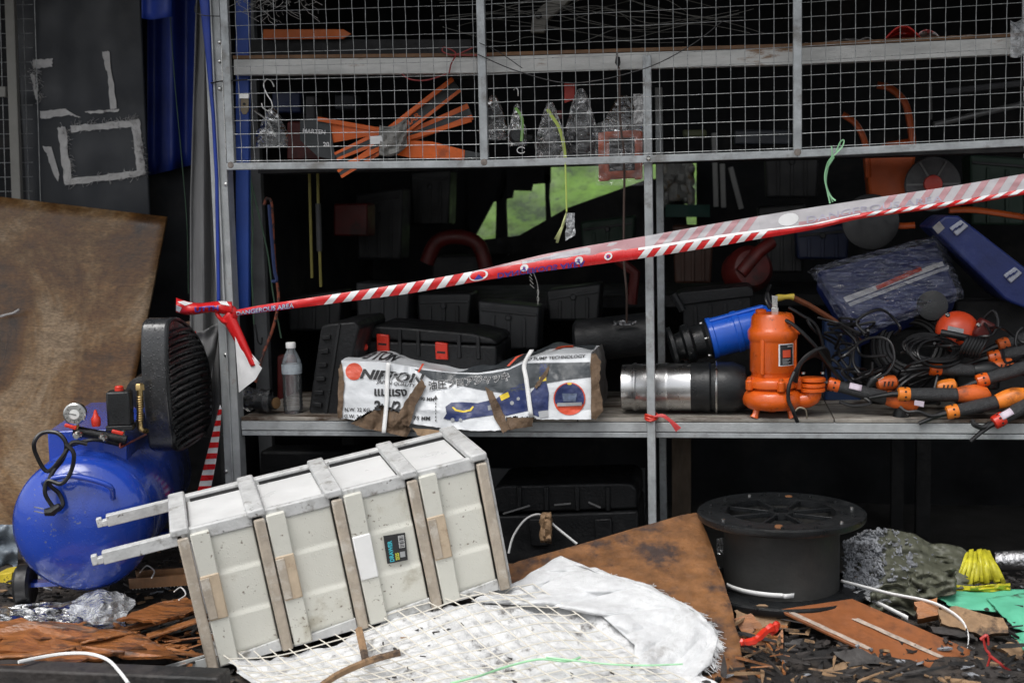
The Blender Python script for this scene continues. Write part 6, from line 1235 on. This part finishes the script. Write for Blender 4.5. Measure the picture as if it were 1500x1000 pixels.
for x0, x1, h in ((1200, 1300, 14), (1140, 1200, 8), (1380, 1460, 8), (930, 960, 7)):
    mm = MB(); y0 = pl((x0+x1)/2, UB)-3; mm.grid(lambda u, v: P(lerp(x0, x1, u), y0-h*abs(nz(u*5, v*3, x0)+.4)*math.sin(u*3.1)*(1-v), .08+.15*v), 18, 6); one(mm, 'litter', mat('dull litter', (.10, .095, .09), .7, 0, .5, 40, (.2, .2, .2), 50, .55, .62), {1200: 'dull grey litter on the upper shelf left of the red bundle', 1140: 'low litter on the upper shelf at the second mesh stile', 1380: 'thin litter on the upper shelf right of the red bundle', 930: 'small scrap on the upper shelf above the middle post'}[x0], 'litter', solid=.003)
# ------------------------------------------------------------------ deep inside
rbn = thing('rear_bench', 'black bench deep inside the stall', 'bench', (.2, 1.35, 0)); mm = MB(); mm.box((.25, 1.5, 1.04), (2.4, .8, .04)); mm.build('top', soot_and_shade, rbn); 
for x in (-.85, 1.35):
    for y in (1.15, 1.85): mm = MB(); mm.box((x, y, .51), (.05, .05, 1.02)); mm.build('leg', soot_and_shade, rbn)
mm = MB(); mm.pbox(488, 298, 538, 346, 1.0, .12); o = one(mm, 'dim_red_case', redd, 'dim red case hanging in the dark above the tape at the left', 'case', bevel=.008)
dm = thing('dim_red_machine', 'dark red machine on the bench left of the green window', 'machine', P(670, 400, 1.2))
mm = MB(); mm.tube(catmull([P(625, 385, 1.2), P(640, 355, 1.2), P(670, 347, 1.2), P(700, 358, 1.2), P(712, 392, 1.2)], 6), .03, 10); mm.build('hood', redd, dm); mm = MB(); mm.pbox(632, 375, 708, 412, 1.2, .2); mm.build('body', soot_and_shade, dm, bevel=.01)
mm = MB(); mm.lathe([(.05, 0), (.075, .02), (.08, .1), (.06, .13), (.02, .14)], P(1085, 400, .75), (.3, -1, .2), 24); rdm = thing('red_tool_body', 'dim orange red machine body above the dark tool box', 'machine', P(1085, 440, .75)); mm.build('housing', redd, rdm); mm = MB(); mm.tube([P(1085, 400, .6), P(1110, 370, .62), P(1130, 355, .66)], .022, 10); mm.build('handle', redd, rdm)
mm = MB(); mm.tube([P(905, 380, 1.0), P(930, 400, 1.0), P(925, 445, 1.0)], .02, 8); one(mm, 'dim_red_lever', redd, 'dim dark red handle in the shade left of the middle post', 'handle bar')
co = thing('cutoff_machine', 'orange cut-off machine with curved handle and grey wheel in the shade', 'machine', P(1310, 300, .7))
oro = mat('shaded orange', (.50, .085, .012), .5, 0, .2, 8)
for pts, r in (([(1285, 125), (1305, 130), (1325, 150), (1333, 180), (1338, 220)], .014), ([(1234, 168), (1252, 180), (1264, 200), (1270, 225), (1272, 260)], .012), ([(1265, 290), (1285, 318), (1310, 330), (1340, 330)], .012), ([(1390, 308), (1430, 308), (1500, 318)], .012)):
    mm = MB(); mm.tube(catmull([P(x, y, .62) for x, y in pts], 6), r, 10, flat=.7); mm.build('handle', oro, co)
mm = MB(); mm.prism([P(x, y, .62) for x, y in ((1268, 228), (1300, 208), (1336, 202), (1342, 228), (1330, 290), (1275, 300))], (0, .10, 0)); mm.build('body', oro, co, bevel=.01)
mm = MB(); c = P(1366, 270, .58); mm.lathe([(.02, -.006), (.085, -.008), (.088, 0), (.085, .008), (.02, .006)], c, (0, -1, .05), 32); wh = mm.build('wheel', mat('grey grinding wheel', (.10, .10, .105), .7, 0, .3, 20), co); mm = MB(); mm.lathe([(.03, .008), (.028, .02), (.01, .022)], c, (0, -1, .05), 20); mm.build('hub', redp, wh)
for a in range(6): d = V((math.cos(a*1.047), 0, math.sin(a*1.047))); mm = MB(); mm.bar(c+d*.03-Y1*.009, c+d*.082-Y1*.009, .006, .003, (0, 1, 0)); mm.build('spoke', mat('light wheel', (.2, .2, .2), .6), wh)
mm = MB(); mm.lathe([(.075, -.01), (.09, -.004), (.09, .01), (.07, .014)], P(1275, 325, .6), (0, -1, .1), 28); one(mm, 'grinding_disc', rubber, 'black wheel in the shade under the cut-off machine', 'wheel disc')
mm = MB(); mm.tube([P(1368, 183, .7), P(1430, 168, .72), P(1520, 148, .75)], .010, 10); one(mm, 'pale_pipe', mat('pale pipe', (.20, .20, .20), .4, .3), 'pale steel pipe in the shade behind the right mesh panel', 'pipe')
mm = MB(); mm.tube([P(1385, 135, .8), P(1500, 122, .85)], .011, 8); one(mm, 'dull_pipe', mat('dull pipe', (.08, .08, .085), .5), 'dull dark pipe above the pale one behind the right mesh panel', 'pipe')
mm = MB(); mm.tube([P(1362, 118, .75), P(1363, 175, .75)], .006, 8); one(mm, 'thin_grey_bar', mat('grey bar', (.1, .1, .1), .5), 'thin upright grey bar beside the orange handles', 'bar')
# goods dimly seen behind the saws
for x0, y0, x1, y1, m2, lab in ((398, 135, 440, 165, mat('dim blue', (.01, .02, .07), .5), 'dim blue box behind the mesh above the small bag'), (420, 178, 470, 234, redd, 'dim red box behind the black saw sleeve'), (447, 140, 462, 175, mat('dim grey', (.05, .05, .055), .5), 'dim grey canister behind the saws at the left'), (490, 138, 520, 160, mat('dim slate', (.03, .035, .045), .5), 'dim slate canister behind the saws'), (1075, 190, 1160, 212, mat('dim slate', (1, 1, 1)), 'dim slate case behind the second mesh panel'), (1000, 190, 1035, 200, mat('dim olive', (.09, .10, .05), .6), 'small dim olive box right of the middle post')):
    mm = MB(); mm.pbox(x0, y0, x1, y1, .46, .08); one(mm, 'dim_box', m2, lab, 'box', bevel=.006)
mm = MB(); mm.box((.37, .43, P(700, 240, .35).z-.006), (2.5, .22, .012)); one(mm, 'hanging_shelf', soot_and_shade, 'black inner ledge behind the mesh rail', 'ledge')
# yellow rods, ropes at the left inside
for i, pts in enumerate(([(453, 245), (455, 330), (457, 407)], [(465, 245), (467, 330), (470, 420)])):
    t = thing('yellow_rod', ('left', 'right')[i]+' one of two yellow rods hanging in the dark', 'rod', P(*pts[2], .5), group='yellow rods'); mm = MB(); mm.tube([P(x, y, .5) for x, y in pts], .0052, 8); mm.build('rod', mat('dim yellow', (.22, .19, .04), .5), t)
    if i: mm = MB(); mm.tube([P(466, 298, .5), P(468, 368, .5)], .010, 10); mm.build('sleeve', mat('dark sleeve', (.05, .05, .05), .5), t)
mm = MB(); mm.tube(catmull([P(387, 300, .3), P(391, 291, .3), P(398, 300, .3), P(401, 360, .3), P(404, 400, .3), P(408, 440, .28), P(400, 480, .2), P(385, 520, .12), P(374, 560, .08)], 7), .005, 8); one(mm, 'braided_rope', roper, 'red and black braided rope hanging inside the left post', 'rope')
for i, (pts, m2, lab) in enumerate((([(365, 255), (378, 310), (392, 370), (400, 430), (412, 495)], ropeg, 'dark green cord slanting past the braided rope'), ([(367, 258), (370, 330), (369, 400), (372, 475)], ropeg, 'dark green cord hanging straight beside the blue board'), ([(394, 300), (398, 350), (402, 395), (405, 410), (398, 412)], mat('dim blue strap', (.02, .04, .14), .5), 'dim blue strap beside the braided rope'))):
    mm = MB(); mm.tube(catmull([P(x, y, .25) for x, y in pts], 6), .0026 if i < 2 else .006, 6); one(mm, 'hanging_string', m2, lab, 'cord')
mm = MB(); mm.tube(catmull([P(374, 475, .2), P(376, 488, .2), P(378, 500, .2), P(383, 504, .2), P(384, 494, .2)], 5), .003, 6); one(mm, 'black_hook', rubber, 'black hook at the end of the straight green cord', 'hook')
mm = MB(); mm.pbox(405, 520, 430, 600, .5, .04); one(mm, 'dim_red_box', redd, 'dim red box behind the water bottle', 'box', bevel=.01)
# grey bag hanging behind the belt guard
mm = MB(); mm.grid(lambda u, v: P(lerp(270, 322, u)-14*v*u, lerp(478, 575, v)+8*math.sin(u*4), .08+.04*nz(u*4, v*4, 2)-.03*math.sin(u*3)), 20, 24); one(mm, 'grey_bag', tarpg, 'dark grey cloth bag hanging behind the belt guard', 'bag', solid=.004, ang=2)
mm = MB(); mm.tube([P(243, 480, .3), P(262, 476, .25), P(283, 473, .2)], .008, 8); one(mm, 'rusty_pipe', mat('rusty pipe', (.10, .05, .03), .7), 'short rusty pipe above the belt guard', 'pipe')
mm = MB(); mm.tube(catmull([P(285, 485, .02), P(287, 500, .02), P(284, 512, .02)], 4), .005, 6); one(mm, 'red_cord_end', redp, 'red cord end at the grey bag', 'cord')

# dim clutter deeper in the stall
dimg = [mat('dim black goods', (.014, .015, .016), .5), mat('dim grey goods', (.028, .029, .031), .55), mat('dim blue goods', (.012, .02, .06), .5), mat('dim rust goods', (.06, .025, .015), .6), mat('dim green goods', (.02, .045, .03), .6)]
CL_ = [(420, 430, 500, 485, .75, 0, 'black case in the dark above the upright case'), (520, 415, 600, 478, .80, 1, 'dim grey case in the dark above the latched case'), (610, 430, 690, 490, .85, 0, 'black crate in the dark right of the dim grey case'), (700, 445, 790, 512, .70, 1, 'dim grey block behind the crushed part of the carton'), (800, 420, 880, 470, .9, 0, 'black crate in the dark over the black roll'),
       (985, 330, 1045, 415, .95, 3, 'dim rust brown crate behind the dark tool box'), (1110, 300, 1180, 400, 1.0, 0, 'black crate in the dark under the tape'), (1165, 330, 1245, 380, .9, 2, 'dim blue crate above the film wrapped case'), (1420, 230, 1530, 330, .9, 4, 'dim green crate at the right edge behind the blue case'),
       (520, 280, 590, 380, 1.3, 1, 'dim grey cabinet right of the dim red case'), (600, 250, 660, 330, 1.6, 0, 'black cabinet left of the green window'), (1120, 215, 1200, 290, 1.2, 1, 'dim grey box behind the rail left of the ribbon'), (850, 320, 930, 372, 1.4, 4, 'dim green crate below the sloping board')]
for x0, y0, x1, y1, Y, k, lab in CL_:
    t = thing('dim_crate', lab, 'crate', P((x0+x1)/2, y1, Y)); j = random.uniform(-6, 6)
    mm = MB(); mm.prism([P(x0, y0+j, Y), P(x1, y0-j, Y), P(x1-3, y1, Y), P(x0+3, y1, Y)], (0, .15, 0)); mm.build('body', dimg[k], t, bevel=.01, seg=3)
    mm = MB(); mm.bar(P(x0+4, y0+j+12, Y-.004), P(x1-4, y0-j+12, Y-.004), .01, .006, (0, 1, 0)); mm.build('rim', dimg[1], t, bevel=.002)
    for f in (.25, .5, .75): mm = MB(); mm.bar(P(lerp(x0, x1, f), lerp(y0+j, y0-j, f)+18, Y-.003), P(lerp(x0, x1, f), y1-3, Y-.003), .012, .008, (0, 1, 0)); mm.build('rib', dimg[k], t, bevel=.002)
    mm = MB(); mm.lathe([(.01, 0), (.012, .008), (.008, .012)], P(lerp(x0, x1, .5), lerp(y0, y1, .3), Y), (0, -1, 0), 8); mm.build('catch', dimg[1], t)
# long splinters worked into the pile
BRD = [(1130, 885), (1255, 868), (1465, 960), (1350, 1000)]
def sticks(n, xr, yr, mm_, lab, lmin, lmax, w_, sp=.9):
    m_ = MB(); k = 0
    while k < n:
        x, y = random.uniform(*xr), random.uniform(*yr)
        if inpoly(x, y, BRD) or (x > 1340 and y < 935 and 'rotten' in lab): k += .3; continue
        k += 1
        p = G(x, y, random.uniform(.004, .045)); a = random.gauss(0, sp); l = random.uniform(lmin, lmax)*(random.random()**.7+.3); d = V((math.cos(a), math.sin(a), random.uniform(-.3, .3)))*l; ww = random.uniform(.2, 1)*w_
        q = p+d; sd_ = (V((-d.y, d.x, 0)).normalized()+V((0, 0, random.uniform(-.6, .6)))).normalized()
        m_.prism([p-sd_*ww*random.uniform(.1, 1), p+d*.3-sd_*ww, p+d*.75-sd_*ww*.5, q, p+d*.6+sd_*ww*.6, p+d*.2+sd_*ww, p+sd_*ww*random.uniform(.1, .7)+d*.05], (0, .001, random.uniform(.002, .007)))
    tag(m_.build('splinters', mm_, None, smooth=False), lab, 'splinters', None, 'stuff')
sticks(90, (-20, 290), (905, 985), wood, 'wet orange brown splinters in the pile at the lower left', .03, .16, .010)
sticks(90, (-20, 290), (890, 990), woodd, 'charred splinters in the pile at the lower left', .03, .12, .008)
sticks(60, (1060, 1500), (885, 1005), woodp, 'pale rotten splinters around the rust brown board', .02, .10, .006)
sticks(150, (1060, 1500), (870, 1005), woodd, 'charred splinters around the rust brown board', .03, .13, .009)
sticks(22, (1070, 1150), (900, 1000), wood, 'orange splinters below the spool', .03, .10, .009)
sticks(28, (330, 960), (905, 1000), woodd, 'dark bits caught in the wire mesh', .004, .03, .003)
for x0, y0, x1, y1, Y, lab in ((1255, 856, 1345, 882, -.26, 'crumpled silvery film in front of the olive tarpaulin'), (0, 875, 60, 905, -.3, 'crumpled film beside the compressor wheel')):
    mm = MB(); mm.grid(lambda u, v: P((x0+x1)/2+(x1-x0)/2*v*math.cos(u*6.2832)*(1+.4*nz(math.cos(u*6.28)*3, math.sin(u*6.28)*3, x0)), (y0+y1)/2+(y1-y0)/2*v*math.sin(u*6.2832)*(1+.4*nz(math.cos(u*6.28)*3, math.sin(u*6.28)*3, y0)), Y+.05*nz(math.cos(u*6.28)*v*2, math.sin(u*6.28)*v*2, x0)-.03*math.sin(u*6.28)*v), 36, 8); one(mm, 'silver_film', clear2, lab, 'plastic film', smooth=False)

# broad wet plywood shards in the lower left pile
plys = mat('wet delaminated plywood', (.26, .095, .028), .38, 0, .5, 10, (.07, .032, .016), 7, .48, .64, .4, 45, stretch=(1, 3.5, 3.5))
for pts, dz, lab in (([(-30, 930), (50, 908), (125, 915), (215, 948), (160, 958), (60, 952), (-30, 955)], .075, 'broad wet plywood shard lying foremost at the lower left'), ([(-30, 915), (30, 905), (110, 922), (150, 934), (40, 934), (-30, 938)], .085, 'pale edged plywood shard right under the cloudy film'), ([(95, 925), (180, 918), (232, 940), (262, 962), (190, 962), (120, 948)], .07, 'dark plywood shard between the film and the cabinet leg'), ([(170, 905), (240, 880), (290, 876), (292, 892), (230, 910)], .085, 'orange plywood shard behind the lower cabinet leg'), ([(-30, 950), (70, 944), (150, 962), (90, 972), (-30, 972)], .07, 'split plywood shard along the charred batten')):
    pp = rag(pts, 6, 2.0); mm = MB(); top = [G(x, y, dz+.012*nz(x/40, y/20, dz*90)) for x, y in pp]; mm.prism(top, (0, .002, -.007)); one(mm, 'plywood_shard', plys, lab, 'plywood', 'plywood shards at the lower left', smooth=False)

for pts, Y0, Y1_, mm_, lab in (([(1190, 985), (1240, 968), (1330, 990), (1345, 1010), (1230, 1015)], -.62, -.70, woodp, 'pale split plank at the bottom edge below the rust brown board'), ([(1120, 998), (1180, 985), (1200, 1002), (1150, 1015)], -.62, -.68, wood, 'orange split plank at the bottom edge right of the scorched board'), ([(1380, 985), (1450, 975), (1520, 990), (1520, 1010), (1400, 1010)], -.62, -.70, woodd, 'charred plank end in the bottom right corner'), ([(1455, 945), (1490, 938), (1520, 950), (1500, 968)], -.5, -.56, woodp, 'small pale plank end beside the red string'), ([(1220, 955), (1262, 948), (1300, 970), (1245, 975)], -.60, -.64, woodd, 'charred plank end under the rust brown board'), ([(1076, 905), (1100, 898), (1118, 918), (1090, 935)], -.44, -.48, wood, 'orange plank end against the scorched board')):
    chunk(pts, Y0, Y1_, lab, mm_, 'broken_plank', .025, 'plank')
mm = MB(); mm.grid(lambda u, v: P(lerp(1330, 1400, u)+3*nz(u*5, v*5), lerp(835, 872, v)+4*math.sin(u*4), -.22-.05*v+.05*nz(u*5, v*4, 3)+.02*abs(nz(u*12, v*9, 5))), 24, 16); one(mm, 'olive_fold', olive, 'loose olive fold below the main tarpaulin heap', 'tarpaulin', solid=.003, ang=2)
